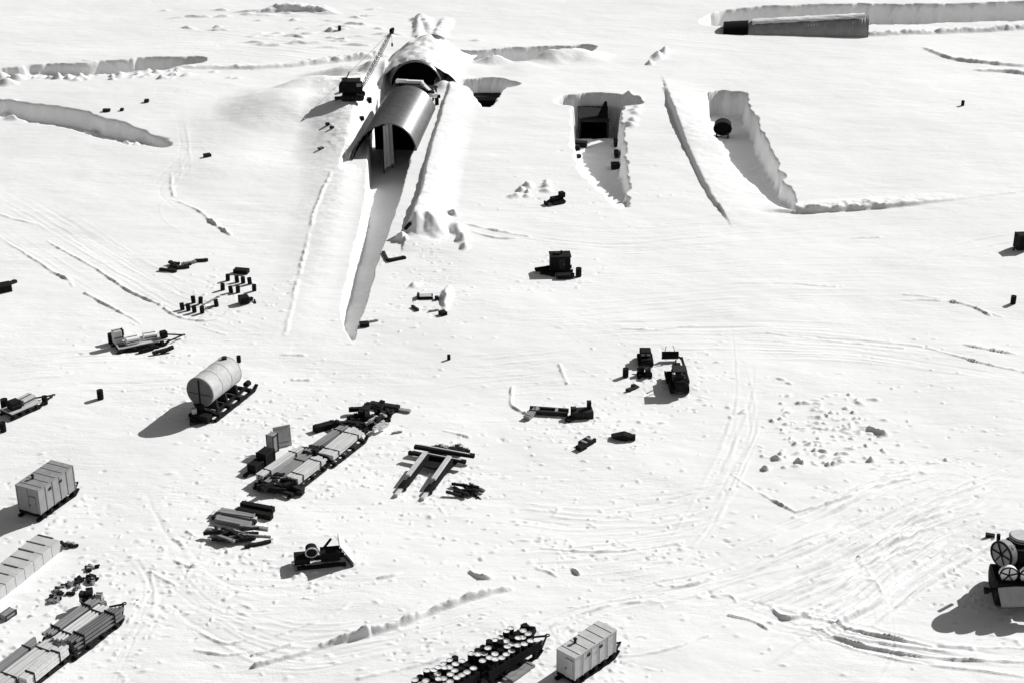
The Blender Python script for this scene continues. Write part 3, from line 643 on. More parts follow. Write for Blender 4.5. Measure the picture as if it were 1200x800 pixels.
for k in range(34):
    f = random.random(); x = 62+f*52+random.gauss(0, 3); y = 700-f*30+random.gauss(0, 4.5)
    m = MB(); L = random.uniform(.4, .9); m.box((0, 0, .1), (L, .28, .22)); m.box((L*.2, .1, .22), (.2, .3, .14)); o = m.build('dark_piece', random.choice(['dark_timber', 'grey', 'black'])); o.location = P3(x, y); o.rotation_euler = (random.uniform(-.3, .3), random.uniform(-.3, .3), random.uniform(0, 6)); tag(o, 'small dark scrap in the strip above the lower left sled', 'scrap', 'strip of scraps')
# long low stack with battens
g0 = P3(72, 645); sdir = heading((0, 704), (68, 648)); L = 15.0
d = Vector((math.cos(sdir), math.sin(sdir), 0)); s = Vector((-d.y, d.x, 0))
c = g0-d*L/2+s*1.35
t = thing('panel_stack', 'long low pale stack of boards with dark cross gaps at the left edge', 'stack', c, sdir)
NB = 11
for k in range(NB):
    m = MB(); x = -L/2+(k+.5)*L/NB; m.box((x, 0, .62), (L/NB-.04, 2.7, 1.2+random.uniform(-.04, .04)), bev=.02); m.build('crate_block', 'hut', t)
    m = MB(); m.box((x+L/NB/2, .3+random.uniform(-.2, .3), 1.23), (.13, random.uniform(1.5, 2.2), .1)); m.build('batten', 'rust', t)
    
heap((70, 638, 88, 644), 6, .8, .3, 'dark scrap at the far end of the long pale board stack', 'scraps by the board stack', ('dark_timber', 'grey'), .3, None, .4)
crate(10, 722, 1.3, .7, .5, bdir, 'small grey box near the left edge above the corner sled', 'grey')
# ============================================================ huts on sleds
def hut(px, py, rz, L, W, Hh, label, body, dull):
    g = P3(px, py); t = thing('sled_hut', label, 'hut', g, rz)
    z0 = .75
    m = MB(); m.box((0, 0, z0+Hh/2), (L, W, Hh), bev=.03); m.build('wall', body, t)
    m = MB(); m.prism([(-L/2-.06, z0+Hh), (-L/2-.06, z0+Hh+.1), (L/2+.06, z0+Hh+.1), (L/2+.06, z0+Hh)], -W/2-.06, W/2+.06); rf = m.build('roof', dull, t)
    m = MB()
    for x in np.linspace(-L/2+.6, L/2-.6, 5): m.box((x, 0, z0+Hh+.12), (.06, W, .05))
    m.build('roof_seam', body, rf)
    m = MB(); m.cyl((-L*.2, W*.2, z0+Hh), (-L*.2, W*.2, z0+Hh+.5), .12, n=10); m.cyl((-L*.2, W*.2, z0+Hh+.5), (-L*.2, W*.2, z0+Hh+.62), .2, .1, 10); m.build('vent_pipe', 'dark', rf)
    m = MB()
    for x in np.linspace(-L/2, L/2, 6): m.box((x, -W/2-.03, z0+Hh/2), (.08, .05, Hh))
    for y in (-W/2, 0, W/2): m.box((-L/2-.03, y, z0+Hh/2), (.05, .08, Hh))
    m.build('panel_batten', dull, t)
    dr = MB(); dr.box((-L/2-.06, -W*.2, z0+.95), (.08, .75, 1.8)); d_ = dr.build('door', dull, t)
    m = MB(); m.box((-L/2-.14, -W*.2+.28, z0+.9), (.08, .06, .16)); m.build('handle', 'black', d_)
    for x in (-L*.18, L*.12):
        m = MB(); m.box((x, -W/2-.05, z0+Hh*.78), (.36, .06, .26)); m.build('window', 'dark', t)
    for s in (-1, 1):
        m = MB(); m.prism([(-L/2-.3, 0), (L/2, 0), (L/2+.7, .5), (L/2+.55, .6), (L/2, .3), (-L/2-.3, .3)], s*W*.42-.18, s*W*.42+.18); m.build('runner', 'black', t)
    for x in np.linspace(-L/2+.3, L/2-.3, 5):
        m = MB(); m.box((x, 0, .52), (.35, W+.3, .42)); m.build('cross_beam', 'black', t)
    m = MB(); m.bar((L/2, W*.4, .4), (L/2+2, 0, .25), .12); m.bar((L/2, -W*.4, .4), (L/2+2, 0, .25), .12); m.build('drawbar', 'black', t)
    return t
h1 = heading((55, 605), (92, 578)); h2 = heading((675, 797), (719, 766))
hut(57, 592, h1, 5.4, 2.7, 2.7, 'dull grey box hut on a black sled near the left edge', 'hut_dull', 'grey')
hut(687, 783, h2, 5.4, 1.95, 2.2, 'pale boxy hut on a black sled at the bottom edge', 'hut', 'lead')
# ============================================================ round tank on sled
def tank_sled():
    rz = heading((242, 490), (290, 452)); g = P3(262, 472)
    t = thing('tank_sled', 'big pale cylindrical fuel tank mounted on a long black sled', 'tank sled', g, rz)
    L = 6.0; r = 1.72; zc = 3.15; off = .35
    m = MB(); m.cyl((-L/2-.9, off, zc), (L/2-.9, off, zc), r, n=40)
    m.build('tank_shell', 'tank', t, False)
    m = MB()
    for x in np.linspace(-L/2-.8, L/2-1.0, 4): m.cyl((x-.04, off, zc), (x+.04, off, zc), r+.03, n=40)
    m.build('hoop', 'lead', t)
    m = MB(); m.cyl((-L/2-1.0, off, zc), (-L/2-.86, off, zc), r*.97, r, 40); e = m.build('end_plate', 'tank_end', t)
    m = MB(); m.box((-L/2-1.03, off, zc-.1), (.08, .16, r*1.9)); m.box((-L/2-1.02, off, zc-.2), (.05, r*1.6, .05)); m.box((-L/2-1.1, off, 1.35), (.4, .8, .8)); m.build('rib', 'black', e)
    m = MB(); m.cyl((L/2-1.6, off, zc+r-.05), (L/2-1.6, off, zc+r+.25), .3, n=14); m.build('hatch', 'dark', t)
    for x in (-2.9, -1, 1.2):
        m = MB(); m.prism([(-1.6, .8), (1.6, .8), (1.4, 2.0), (.8, 1.65), (0, 1.5), (-.8, 1.65), (-1.4, 2.0)], -.15, .15)
        o = m.build('saddle', 'dark_timber', t); o.location = (x, off, 0); o.rotation_euler = (0, 0, R(90))
    for s in (-1, 1):
        m = MB(); m.prism([(-4.4, 0), (3.9, 0), (4.7, .55), (4.5, .7), (3.8, .35), (-4.4, .35)], s*1.65-.17, s*1.65+.17); m.build('runner', 'black', t)
    m = MB(); m.box((0, -1.15, .75), (6.5, .22, .3)); m.box((0, 1.55, .75), (6.5, .22, .3)); m.build('side_rail', 'black', t)
    for x in (-3.6, -1.4, .8, 3.0):
        m = MB(); m.box((x, 0, .55), (.35, 3.7, .4)); m.build('cross_beam', 'black', t)
    m = MB(); m.cyl((3.4, -.9, .9), (4.1, -.9, .9), .35, n=14); m.build('winch', 'black', t)
    m = MB(); m.box((-4.7, -.2, .5), (1.0, 2.0, .8), bev=.05); m.box((-5.2, .5, .35), (.8, .7, .5)); m.build('pump_box', 'black', t)
    m = MB(); m.cyl((-4.8, .7, .9), (-4.8, .7, 1.5), .3, n=12); m.build('valve', 'lead', t)
    m = MB(); m.bar((-4.4, 1.5, .3), (-6.3, .3, .25), .14); m.bar((-4.4, -1.5, .3), (-6.3, .3, .25), .14); m.build('drawbar', 'black', t)
tank_sled()
# ============================================================ snowy sleds upper left
def flat_sled(px, py, rz, L, W, label, boxes):
    t = make_sled(P3(px, py), rz, L, W, label, .6); 
    m = MB(); m.box((0, 0, .66), (L*.9, W, .12)); m.build('deck', 'lead', t)
    for (x, y, l, w_, h_, m_, lab) in boxes:
        d = Vector((math.cos(rz), math.sin(rz), 0)); s = Vector((-d.y, d.x, 0)); p = P3(px, py)+d*x+s*y+Vector((0, 0, .73))
        q = thing('crate', lab, 'crate', p, rz+random.uniform(-.2, .2)); m = MB(); m.box((0, 0, h_/2), (l, w_, h_), bev=.04); m.build('body', m_, q)
        m = MB(); m.box((0, 0, h_+.02), (l*.9, .12, .05)); m.box((0, -w_/2-.02, h_/2), (l, .05, .1)); m.build('batten', 'dark', q)
fs = heading((130, 410), (200, 396))
flat_sled(165, 405, fs, 6.6, 2.4, 'wide sled with snow covered load and black ends left of the ramp', [(-2.6, .7, 1.0, 1.0, 1.6, 'lead', 'pale crate at the left end of the wide snow covered sled'), (-1.0, 0, 1.6, 1.5, .7, 'white', 'white crate in the middle of the wide snow covered sled'), (1.3, .3, 1.6, 1.4, .6, 'white', 'white crate on the right half of the wide snow covered sled'), (2.8, -.5, .8, .8, .8, 'black', 'black crate at the right tip of the wide snow covered sled')])
crate(143, 402, .5, .5, 1.9, fs, 'upright black locker on the left part of the wide snowy sled', 'black')
heap((148, 405, 196, 414), 12, 2.4, .4, 'black pole along the front of the wide snow covered sled', 'poles in front of the snowy sled', ('black', 'dark_timber'), .4, (fs, .25), .35)
f2 = heading((8, 490), (45, 474))
flat_sled(26, 481, f2, 4.4, 2.0, 'small loaded sled between three drums at the left edge', [(-.9, 0, 1.2, 1.2, .9, 'black', 'black crate on the small sled at the left edge'), (.9, .3, 1.8, 1.2, .6, 'lead', 'pale crate on the small sled at the left edge')])
crate(4, 341, 2.0, 1.4, 1.0, .5, 'dark crate cut by the left edge above the snowy sled', 'black')
timber('timber', 'short dark timber beside the crate at the left edge', 'timber', (8, 335), (19, 331), .5, .4, 'dark_timber')
for a, b, l in [((187, 317), (207, 319), 'left thin black pole of the scattered poles above the drums'), ((200, 316), (222, 314), 'middle black pole of the scattered poles above the drums'), ((213, 311), (230, 308), 'upper grey pole of the scattered poles above the drums'), ((228, 307), (244, 306), 'right thin black pole of the scattered poles above the drums')]:
    timber('pole', l, 'pole', a, b, .4, .35, 'grey' if 'grey' in l else 'dark_timber')
heap((196, 308, 222, 318), 6, 1.0, .4, 'small dark piece among the scattered poles above the drums', 'pieces among the scattered poles', ('dark_timber',), .3, (.2, .4), .3)
timber('plank', 'long grey plank among the left scatter of drums', 'plank', (237, 359), (257, 348), .35, .15, 'grey')
timber('plank', 'short grey plank beside the front drum of the left scatter', 'plank', (241, 362), (252, 359), .35, .15, 'grey')
crate(283, 320, 2.0, .8, .6, R(-12), 'bow shaped black box above the larger drum cluster', 'black')
crate(286, 355, 1.2, 1.0, 1.0, .4, 'black box with scrap below the larger drum cluster', 'black')
heap((287, 350, 299, 357), 4, .9, .3, 'dark scrap next to the black box under the drum cluster', 'scrap under the drum cluster', ('dark_timber',), .3, None, .3)
# ============================================================ bits near the ramp
timber('timber', 'short thick black timber lying right of the ramp', 'timber', (455, 307), (475, 303), .6, .35, 'black')
timber('timber', 'thin dark stake leaning left of the short black timber', 'timber', (449, 296), (454, 306), .4, .25, 'dark')
timber('timber', 'slim black pole above the round snow clods', 'timber', (475, 271), (481, 264), .5, .5, 'black')
crate(427, 382, 1.1, .7, .5, .2, 'small black box at the foot of the ramp', 'black')
timber('timber', 'grey stick beside the small black box at the ramp foot', 'timber', (432, 378), (443, 376), .25, .2, 'grey')
t = thing('hand_sled', 'small low hand sled with dark frame right of the ramp foot', 'hand sled', P3(498, 349), .08)
m = MB(); m.box((0, .5, .15), (2.1, .15, .3)); m.build('runner', 'black', t)
m = MB(); m.box((0, -.5, .15), (2.1, .15, .3)); m.build('runner', 'black', t)
m = MB(); m.box((0, 0, .35), (1.7, 1.0, .08)); m.build('deck', 'lead', t); m = MB(); m.box((-.85, 0, .42), (.3, 1.2, .2)); m.build('end_board', 'black', t)
timber('timber', 'short dark timber just below the small hand sled', 'timber', (483, 360), (490, 365), .3, .3, 'dark'); crate(519, 369, .8, .7, .5, .5, 'tiny black box right of the hand sled', 'black')
timber('timber', 'thin grey stick between the hand sled and the tiny black box', 'timber', (502, 366), (514, 364), .2, .2, 'grey')
crate(512, 351, .4, .4, .4, .2, 'very small dark box at the right end of the hand sled', 'dark')
crate(243, 184, 1.1, .6, .5, .5, 'small dark box on the bare slope left of the arch', 'dark')
crate(125, 131, 1.2, .6, .45, 0, 'flat dark box above the ragged cut, left of a tiny one', 'dark'); crate(143, 130, .5, .5, .4, 0, 'tiny dark box right of the flat one above the ragged cut', 'dark'); crate(172, 120, .7, .6, .5, 0, 'small dark box highest above the ragged cut', 'dark')
crate(384, 147, .6, .5, .4, .3, 'small dark box on the mound left of the big arch', 'dark'); crate(389, 151, .5, .4, .4, .9, 'second small dark box touching its neighbour on the mound', 'dark'); crate(376, 175, .9, .4, .3, .6, 'thin grey box lower on the mound left of the big arch', 'grey')
crate(424, 141, .7, .6, .6, .2, 'small black box on the bank just left of the arch roof', 'black'); crate(433, 121, .6, .5, 1.0, .4, 'small black box higher up the bank left of the arch roof', 'black')
crate(512, 123, .5, .5, 1.2, .2, 'small upright black box right of the arch roof', 'black'); crate(514, 115, .5, .4, .5, .2, 'tiny black box behind the upright one right of the arch roof', 'black')
# things along the middle pit
def at_z(px, py, z): return G(px, py, z)
def crate_z(px, py, z, L, W, Hh, rz, label, m_='black'):
    t = crate(px, py, L, W, Hh, rz, label, m_); g = G(px, py, z); t.location = (g.x, g.y, hz(g.x, g.y)-.05 if z is None else z)
def crate_on(px, py, L, W, Hh, rz, label, m_='black'):
    t = crate(px, py, L, W, Hh, rz, label, m_); z = -4
    for _ in range(25):
        g = G(px, py, z); z = .7*z+.3*hz(g.x, g.y)
    g = G(px, py, z); t.location = (g.x, g.y, hz(g.x, g.y)-.03)
crate_on(681, 172, 2.0, 1.1, 1.0, -.2, 'black crate at the left side of the middle pit ramp'); crate_on(676, 176, .8, .8, .9, .2, 'small black crate below its larger neighbour in the middle pit')
crate_on(678, 185, .6, .5, .6, .5, 'tiny black box lowest on the left side of the middle pit', 'dark'); crate_on(722, 171, .8, 1.2, 1.2, 0, 'uppermost black crate on the right side of the middle pit')
crate_on(722, 184, .6, 1.6, 1.1, 0, 'middle narrow black crate on the right side of the middle pit'); crate_on(721, 198, 1.4, 1.2, 1.1, 0, 'lowest square black crate on the right side of the middle pit')
# ============================================================ black machines
def tracks(t, L, y, wd, hh, m_='black'):
    for s in (-1, 1):
        m = MB(); r = hh/2; pts = [(-L/2+r+r*math.cos(a), r+r*math.sin(a)) for a in np.linspace(math.pi/2, 3*math.pi/2, 8)]+[(L/2-r+r*math.cos(a), r+r*math.sin(a)) for a in np.linspace(-math.pi/2, math.pi/2, 8)]
        m.prism(pts, s*y-wd/2, s*y+wd/2)
        for x in np.linspace(-L/2+r, L/2-r, 12): m.box((x, s*y, hh+.02), (.1, wd+.06, .06)); 
        o = m.build('track', m_, t)
        m = MB()
        for x in np.linspace(-L/2+r, L/2-r, 5): m.cyl((x, s*y-wd/2-.05, r), (x, s*y+wd/2+.05, r), r*.6, n=12)
        m.build('road_wheel', 'dark', o)
def dozer():
    g = P3(794, 452); t = thing('bulldozer', 'black tracked bulldozer with its blade raised ahead, beside the carrier', 'bulldozer', g, R(90)+.02); t.scale = (1, .88, .9)
    tracks(t, 4.6, .95, .55, 1.15)
    m = MB(); m.box((0, 0, .95), (4.2, 1.3, .7)); m.build('hull', 'black', t)
    m = MB(); m.box((1.1, 0, 1.75), (2.1, 1.05, 1.0), bev=.08); m.build('hood', 'black', t)
    m = MB(); m.cyl((1.2, .2, 2.2), (1.2, .2, 3.1), .1, n=8); m.build('exhaust', 'dark', t)
    m = MB(); m.box((-.9, 0, 1.6), (1.2, 1.7, .5)); m.box((-1.5, 0, 2.0), (.25, 1.2, .8)); m.build('seat', 'dark', t)
    m = MB(); m.box((-.85, 0, 2.95), (1.7, 1.9, .1), bev=.03)
    for x in (-1.6, -.1):
        for y in (-.85, .85): m.box((x, y, 2.2), (.09, .09, 1.5))
    m.build('canopy', 'dark', t)
    m = MB(); m.box((-2.35, 0, 1.3), (.7, 1.4, 1.1)); m.cyl((-2.4, -.6, 1.7), (-2.4, .6, 1.7), .4, n=14); m.build('winch', 'black', t)
    m = MB(); m.box((.3, -.35, 1.65), (.5, .35, .3)); m.box((-.3, .6, 1.9), (.4, .3, .2)); m.build('tool_box', 'white', t)
    for s, L in ((-1, 6.4), (1, 2.6)):
        m = MB(); m.bar((-.3, s*1.4, .7), (L, s*1.35, .6), .26, .38); m.build('push_arm', 'black', t)
    m = MB(); m.prism([(7.0, .1), (6.85, .25), (6.7, .6), (6.75, 1.0), (6.95, 1.25), (7.05, 1.25), (6.9, .9), (6.88, .6), (7.02, .2)], -1.0, 1.3); m.bar((6.7, -1.0, .6), (5.9, -1.35, .6), .2); m.build('blade', 'black', t)
    m = MB(); m.bar((6.95, .9, 1.2), (7.2, .7, 1.9), .08); m.bar((6.95, -.5, 1.2), (7.2, -.2, 2.0), .08); m.build('blade_guide', 'grey', t)
dozer()
def carrier():
    g = P3(756, 424); t = thing('tracked_carrier', 'small black tracked carrier parked left of the bulldozer', 'tracked carrier', g, R(90)); t.scale = (.95, .92, .8)
    tracks(t, 3.0, .75, .4, .75)
    m = MB(); m.box((0, 0, .85), (2.9, 1.3, .6), bev=.06); m.build('hull', 'black', t)
    m = MB(); m.box((.2, 0, 1.5), (1.6, 1.45, .85), bev=.1); m.build('cab', 'black', t)
    for y in (-.35, .35):
        m = MB(); m.box((-.63, y, 1.55), (.04, .5, .4)); m.build('window', 'grey', t)
    m = MB(); m.box((1.2, .0, 1.25), (.8, 1.1, .35), bev=.05); m.build('hood', 'dark', t)
    g = P3(755, 440); t = make_sled(g, R(90), 1.9, 1.3, 'small black sled coupled behind the tracked carrier', .5, m_='black', draw=0)
    for x, y, l in ((-.4, -.35, 'right dark box on the sled behind the carrier'), (.25, .3, 'left dark box on the sled behind the carrier')):
        q = thing('crate', l, 'crate', g+Vector((-y, x, .45)), .1); m = MB(); m.box((0, 0, .3), (.55, .6, .6), bev=.03); m.build('body', 'black', q); m = MB(); m.box((0, 0, .62), (.5, .1, .05)); m.build('batten', 'dark', q)
carrier()
m = MB(); m.box((0, 0, .15), (1.9, .5, .3)); m.box((.4, .2, .35), (.5, .4, .3)); o = m.build('dark_piece', 'dark'); o.location = P3(741, 456); o.rotation_euler = (0, .1, .8); tag(o, 'dark flat slab standing in for the shadow below the carrier and its sled', 'scrap')  # dark slab laid in place of the carrier's detached shadow
def genhut():
    g = P3(656, 317); t = thing('generator_hut', 'square black generator hut on skids in the middle of the field', 'generator hut', g, R(4))
    m = MB(); m.box((0, 0, 1.35), (2.7, 2.0, 1.9), bev=.04); m.build('body', 'black', t)
    m = MB(); m.box((0, 0, 2.35), (2.9, 2.2, .1)); m.build('roof', 'black', t)
    m = MB(); m.cyl((.2, .2, 2.3), (.2, .2, 2.8), .14, n=10); m.box((-.4, 0, 2.5), (.7, .6, .3)); m.build('vent', 'dark', t)
    m = MB(); m.box((.2, -1.02, 1.3), (.8, .05, 1.6)); d = m.build('door', 'dark', t)
    m = MB(); m.box((.5, -1.07, 1.3), (.08, .06, .15)); m.build('handle', 'grey', d)
    for s in (-1, 1):
        m = MB(); m.box((0, s*.8, .2), (3.4, .25, .4)); m.build('skid', 'black', t)
    m = MB(); m.bar((-1.5, .5, .3), (-3.4, -.2, .35), .25, .4); m.bar((-1.5, -.6, .3), (-3.3, -.3, .3), .3, .35); m.build('drawbar', 'black', t)
genhut()
crate(660, 326, 1.8, .8, .6, .1, 'low black crate in front of the generator hut', 'black'); timber('timber', 'black timber left of the low crate by the generator hut', 'timber', (634, 321), (650, 324), .5, .4, 'black'); crate(668, 325, .9, .7, .5, -.3, 'smaller black crate right of the low one by the generator hut', 'black')
def small_machine():
    g = P3(653, 238); t = thing('snow_tractor', 'tiny black tractor with a raised front below the middle pit', 'tractor', g, .45)
    tracks(t, 2.2, .55, .35, .6); m = MB(); m.box((-.1, 0, .8), (1.9, .9, .5), bev=.05); m.build('hull', 'black', t)
    m = MB(); m.box((.75, 0, 1.25), (.8, .9, .8), bev=.05); m.build('cab', 'black', t); m = MB(); m.bar((-1, 0, .7), (-1.9, 0, .3), .3); m.box((-1.9, 0, .25), (.2, 1.1, .5)); m.build('scoop', 'black', t)
small_machine()
def crane():
    g = P3(414, 116); t = thing('crane', 'black crawler crane left of the big arch, boom leaning right', 'crane', g, R(0))
    tracks(t, 4.0, 1.2, .7, 1.0)
    m = MB(); m.cyl((0, 0, .9), (0, 0, 1.4), .9, n=18); m.build('turntable', 'black', t)
    m = MB(); m.box((-.3, 0, 2.4), (3.2, 2.6, 1.9), bev=.1); m.build('machinery_house', 'black', t)
    m = MB(); m.box((1.2, -.9, 2.5), (1.1, .9, 1.5), bev=.05); c = m.build('cab', 'black', t); m = MB(); m.box((1.2, -1.37, 2.8), (.8, .05, .6)); m.build('window', 'grey', c)
    m = MB(); m.box((-2.0, 0, 2.0), (.6, 2.4, 1.2)); m.build('counterweight', 'near_black', t)
    m = MB(); m.bar((-1.2, .8, 3.2), (-.6, .8, 4.5), .15); m.bar((-1.2, -.8, 3.2), (-.6, -.8, 4.5), .15); m.bar((-.6, -.9, 4.5), (-.6, .9, 4.5), .15); m.build('gantry', 'black', t)
    foot = Vector((1.4, .3, 1.6)); tip = G(459, 37, 10.6)-Vector(g); tip = Vector(tip)
    v = tip-foot; u = v.normalized(); s1 = u.cross(Vector((0, 0, 1))).normalized(); s2 = s1.cross(u)
    m = MB(); W = .24
    cs = [(1, 1), (1, -1), (-1, -1), (-1, 1)]; N = 14
    def cp_(k, c): f = k/N; ww = W*min(1, .25+f*5, .3+(1-f)*4); return foot+v*f+s1*c[0]*ww+s2*c[1]*ww
    for k in range(N):
        for i, c in enumerate(cs):
            m.bar(cp_(k, c), cp_(k+1, c), .07); m.bar(cp_(k, c), cp_(k+1, cs[(i+1) % 4]), .04)
    m.build('boom', 'dark', t)
    m = MB(); m.cyl(tip-s1*.3, tip+s1*.3, .5, n=14); m.bar(tip, tip+u*.9, .5); m.build('sheave', 'black', t)
    m = MB(); m.cyl(tip, Vector((-.6, 0, 4.5)), .025, n=6); m.build('cable', 'dark', t)
    m = MB(); m.cyl(tip, tip-Vector((0, 0, 2.2)), .03, n=6); m.box(tip-Vector((0, 0, 2.5)), (.3, .3, .6)); m.build('hook', 'dark', t)
crane()
crate(405, 108, 1.3, .8, .9, .3, 'small black crate left of the crawler crane', 'black'); crate(396, 117, 1.0, .7, .4, .2, 'flat dark box below and left of the crawler crane', 'dark')
# pieces at centre
def frame(px, py, rz, L, W, label, m_='dark'):
    t = thing('steel_frame', label, 'frame', P3(px, py), rz)
    for s in (-1, 1):
        m = MB(); m.box((0, s*W/2, .3), (L, .3, .45)); m.build('rail', m_, t)
    m = MB(); m.box((-L*.3, 0, .45), (.3, W, .25)); m.box((L*.2, 0, .45), (.3, W, .25)); m.build('cross_bar', 'grey', t); return t
frame(643, 484, -.15, 4.4, .9, 'long low dark frame, left of the pair in the open snow'); timber('timber', 'short dark beam angled off the left frame', 'timber', (617, 492), (630, 481), .7, .5, 'grey_timber')
t = crate(682, 488, 2.4, 1.2, .9, .1, 'dark low crate, right of the pair in the open snow', 'dark'); crate(690, 486, .35, .35, 1.8, .1, 'thin black post standing on the right low crate', 'black'); crate(672, 488, .5, .5, 1.2, .1, 'short dark post at the left end of the low crate', 'dark')
timber('timber', 'dark slab leaning left off the low crate', 'timber', (664, 494), (674, 489), .6, .35, 'dark_timber')
frame(688, 520, .85, 1.8, .8, 'small upper dark frame, lowest left in the open snow', 'black'); crate(681, 526, .9, .7, .45, .8, 'small black box joined to the small frame in the open snow', 'black')
m = MB(); m.prism([(-1.3, .35), (-.2, .05), (.5, .02), (.9, .5), (.1, .75)], -.5, .5); m.box((.9, 0, .3), (.9, .6, .5)); o = m.build('sheet_scrap', 'black'); o.location = P3(730, 514); o.rotation_euler = (0, 0, -.1); tag(o, 'pointed black metal scrap lying in the open snow', 'scrap')
# machine with raised panel
def winch_unit():
    g = P3(376, 659); t = thing('winch_unit', 'dark winch machine with a big leaning pale panel below the plank sleds', 'machine', g, R(10)); t.scale = (.92, .92, .8)
    for s in (-1, 1):
        m = MB(); m.box((0, s*.9, .2), (5.0, .3, .4)); m.build('skid', 'black', t)
    m = MB(); m.box((-1.9, 0, .9), (1.6, 1.6, .8), bev=.05); m.box((1.0, .1, 1.1), (2.0, 1.3, 1.2), bev=.05); m.build('engine', 'black', t)
    m = MB(); m.cyl((-.9, -.5, 1.9), (-.9, .5, 1.9), .6, n=18); m.build('drum', 'black', t)
    m = MB(); m.ring((-.9, -.52, 1.9), (0, 1, 0), .62, .12, 18); m.bar((-.3, 0, 2.1), (.0, 0, 1.2), .15); m.build('flange', 'lead', t)
    m = MB(); m.cyl((.3, .5, 1.5), (1.2, .7, 2.7), .14, n=10); m.build('exhaust', 'black', t)
    m = MB(); m.bar((2.0, -.8, 2.0), (3.2, -1.4, .1), .14); m.bar((2.0, .8, 2.0), (3.2, 1.0, .1), .14); m.bar((1.6, -.6, 1.9), (2.1, -.8, 2.1), .3); m.build('brace', 'black', t)
    m = MB(); m.sheet([[(1.9+1.5*k, -1.2+2.6*q, 2.9-2.8*k) for q in (0, .5, 1)] for k in (0, .5, 1)]); m.sheet([[(1.96+1.5*k, -1.2+2.6*q, 2.95-2.8*k) for q in (0, .5, 1)] for k in (0, .5, 1)]); m.build('panel', 'lead', t)
winch_unit()
# ============================================================ drum sleds, bottom edge
def drum_sled(px, py, rz, L, W, nx, ny, label, dlab, grp, skip=()):
    g = P3(px, py); t = make_sled(g, rz, L, W, label, .85, m_='black')
    m = MB(); m.box((0, 0, .95), (L*.96, W+.35, .22)); m.build('deck', 'black', t)
    d = Vector((math.cos(rz), math.sin(rz), 0)); s = Vector((-d.y, d.x, 0))
    m = MB(); m.box((0, -W/2-.1, 1.35), (L*.95, .08, .5)); m.build('side_board', 'black', t)
    for i in range(nx):
        for j in range(ny):
            if (i, j) in skip: continue
            p = g+d*((i-(nx-1)/2)*L*.92/nx+random.uniform(-.1, .1))+s*((j-(ny-1)/2)*W/ny*1.1+random.uniform(-.06, .06))+Vector((0, 0, 1.07+(.25 if random.random() < .2 else 0)))
            drum(p, dlab, grp, 1.02, (random.uniform(-.06, .06), random.uniform(-.06, .06), random.uniform(0, 6)), DR_DUO if random.random() < .8 else None)
bd = heading((560, 795), (622, 758))
drum_sled(590, 778, bd, 6.6, 2.7, 9, 4, 'long black sled crowded with drums beside the pale hut', 'black drum with snow capped lid on the long sled beside the pale hut', 'drums on the long sled', ((8, 0), (8, 3)))
drum_sled(521, 812, bd, 5.6, 2.7, 8, 4, 'black drum sled half cut by the bottom edge', 'black drum on the sled half cut by the bottom edge', 'drums on the cut off sled')
heap((608, 748, 622, 758), 8, 1.0, .45, 'black scrap heaped at the far end of the long drum sled', 'scrap on the drum sled', ('black',), .5, None, 1.6)
timber('ramp_board', 'grey board ramp lying along the right side of the long drum sled', 'board', (590, 798), (620, 776), .5, .25, 'grey_timber', n=3)
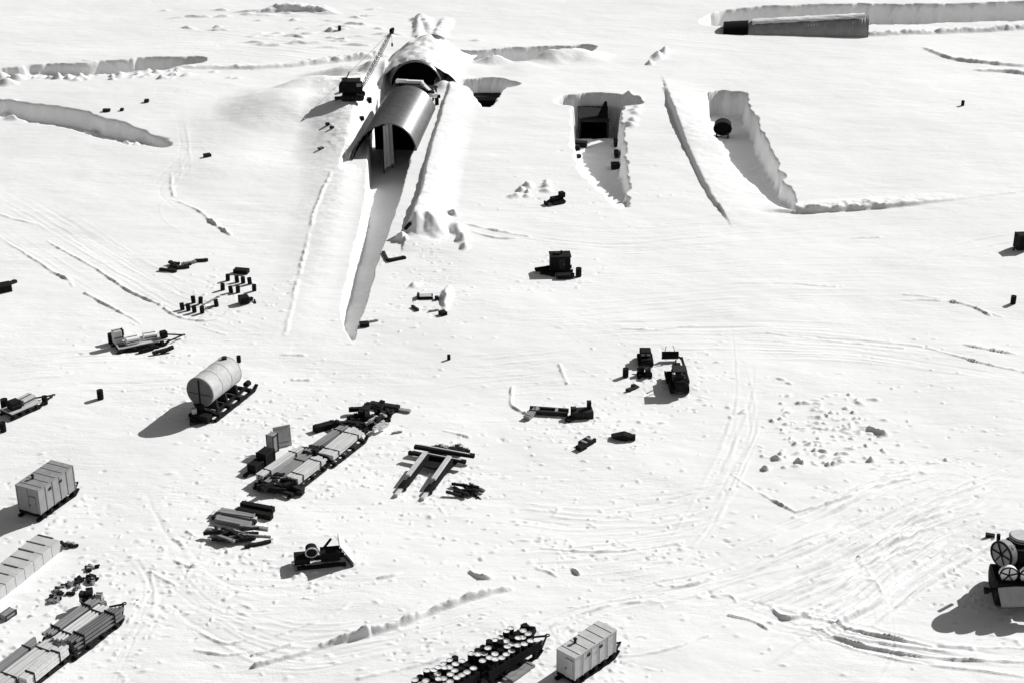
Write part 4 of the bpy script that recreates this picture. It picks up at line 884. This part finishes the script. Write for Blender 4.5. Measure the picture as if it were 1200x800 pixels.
# ============================================================ snow miller at the right edge
def miller():
    g = P3(1189, 697); t = thing('snow_miller', 'tall black snow miller with spoked drums and pale curved front plate', 'snow miller', g, R(-96))
    # local +X towards the camera
    tracks(t, 5.2, 1.7, .7, 2.1)
    m = MB(); m.box((-.3, 0, 1.5), (4.6, 2.9, 1.5), bev=.08); m.build('hull', 'black', t)
    m = MB(); m.box((-.9, .2, 2.8), (2.6, 2.5, 1.3), bev=.15); m.build('engine_house', 'black', t)
    m = MB(); m.cyl((-1.6, .2, 3.2), (-1.6, .2, 3.9), 1.0, n=26); c = m.build('cab', 'black', t)
    m = MB(); m.cyl((-1.6, .2, 3.9), (-1.6, .2, 4.05), 1.12, .95, 26); m.build('cab_roof', 'lead', c)
    m = MB(); m.ring((-1.6, .2, 3.7), (0, 0, 1), 1.04, .1, 26); m.build('window_band', 'grey', c)
    # big round side casing on the picture's left = local -Y
    m = MB(); m.cyl((-.2, -1.2, 2.9), (.2, -1.75, 2.95), 1.25, n=30); m.build('side_casing', 'grey', t)
    m = MB(); m.ring((.21, -1.77, 2.95), (.4, -.55, 0), 1.2, .16, 30)
    for k in range(6):
        a = k*math.pi/3; q = Vector((.4, -.55, 0)).to_track_quat('Z', 'Y'); m.bar((.23, -1.79, 2.95), Vector((.23, -1.79, 2.95))+q @ Vector((1.2*math.cos(a), 1.2*math.sin(a), 0)), .1)
    m.build('casing_rim', 'black', t)
    m = MB()
    for a in np.linspace(-.9, .9, 14): m.box((.25+.25*math.cos(a), -1.0, 3.1+1.1*math.sin(a)), (.3, .45, .2), (0, -a, 0))
    m.build('chute_edge', 'white', t)
    # two spoked milling drums facing the camera
    for y in (-1.3, .45, 2.1):
        m = MB(); m.cyl((1.6, y, 2.0), (2.1, y, 2.0), .8, n=22); o = m.build('milling_drum', 'white', t)
        m = MB(); m.ring((2.12, y, 2.0), (1, 0, 0), .8, .1, 22)
        for k in range(5): a = k*1.2566+.3; m.bar((2.13, y, 2.0), (2.13, y+.78*math.cos(a), 2.0+.78*math.sin(a)), .1)
        m.build('spoke', 'black', o)
    m = MB(); m.box((2.5, .2, 1.15), (.7, 5.0, .7), bev=.05); m.build('front_beam', 'black', t)
    n = 14; rows = []
    for i in range(2):
        for k in range(7):
            pass
    def plate(dx, dz): return [[(2.95+1.25*k+dx, (-2.3+4.8*q)*(1-.12*k), 1.15-.95*k+dz+.28*math.sin(math.pi*q)*(1-k)-.1*k*math.cos(2*math.pi*q)) for q in np.linspace(0, 1, n)] for k in np.linspace(0, 1, 6)]
    m = MB(); m.sheet(plate(0, 0)); m.sheet(plate(.02, -.14)); m.build('front_plate', 'lead', t, True)
    m = MB(); m.bar((2.9, -2.3, .9), (3.1, -3.3, .9), .3, .3); m.box((3.1, -3.3, .9), (.5, .4, .4)); m.build('side_arm', 'black', t)
    m = MB(); m.cyl((-2.2, -1.6, 2.5), (-2.2, -1.7, 3.6), .18, n=10); m.build('exhaust', 'black', t)
    m = MB()   # round hood added behind to shape the cast shadow
    rows = [[(x, -1.5*math.cos(a)+.3, 1.4+1.6*math.sin(a)) for a in np.linspace(0, math.pi, 20)] for x in (-3.0, -1.9)]
    m.sheet(rows); m.sheet([[(-3.0, 1.5*f*math.cos(a)+.3, 1.4+1.6*f*math.sin(a)) for a in np.linspace(0, math.pi, 20)] for f in (1, .01)]); m.build('shadow_hood', 'black', t)
    for o in [x for x in bpy.data.objects if x.parent == t and not x.name.startswith('track')]: o.location.z = 1.45
    m = MB(); m.box((-.3, 0, 1.6), (3.6, 2.6, 1.6)); m.build('undercarriage', 'near_black', t)
miller()
crate(1160, 629, .8, .3, .3, -.3, 'small dark box on the snow left of the snow miller', 'dark')
# object at the right edge
t = crate(1197, 291, 1.8, 1.6, 2.2, .1, 'tall black crate cut by the right edge', 'black')
m = MB(); m.bar((-.8, -.6, 2.1), (-1.6, -1.0, .1), .2); m.build('prop', 'dark', t)
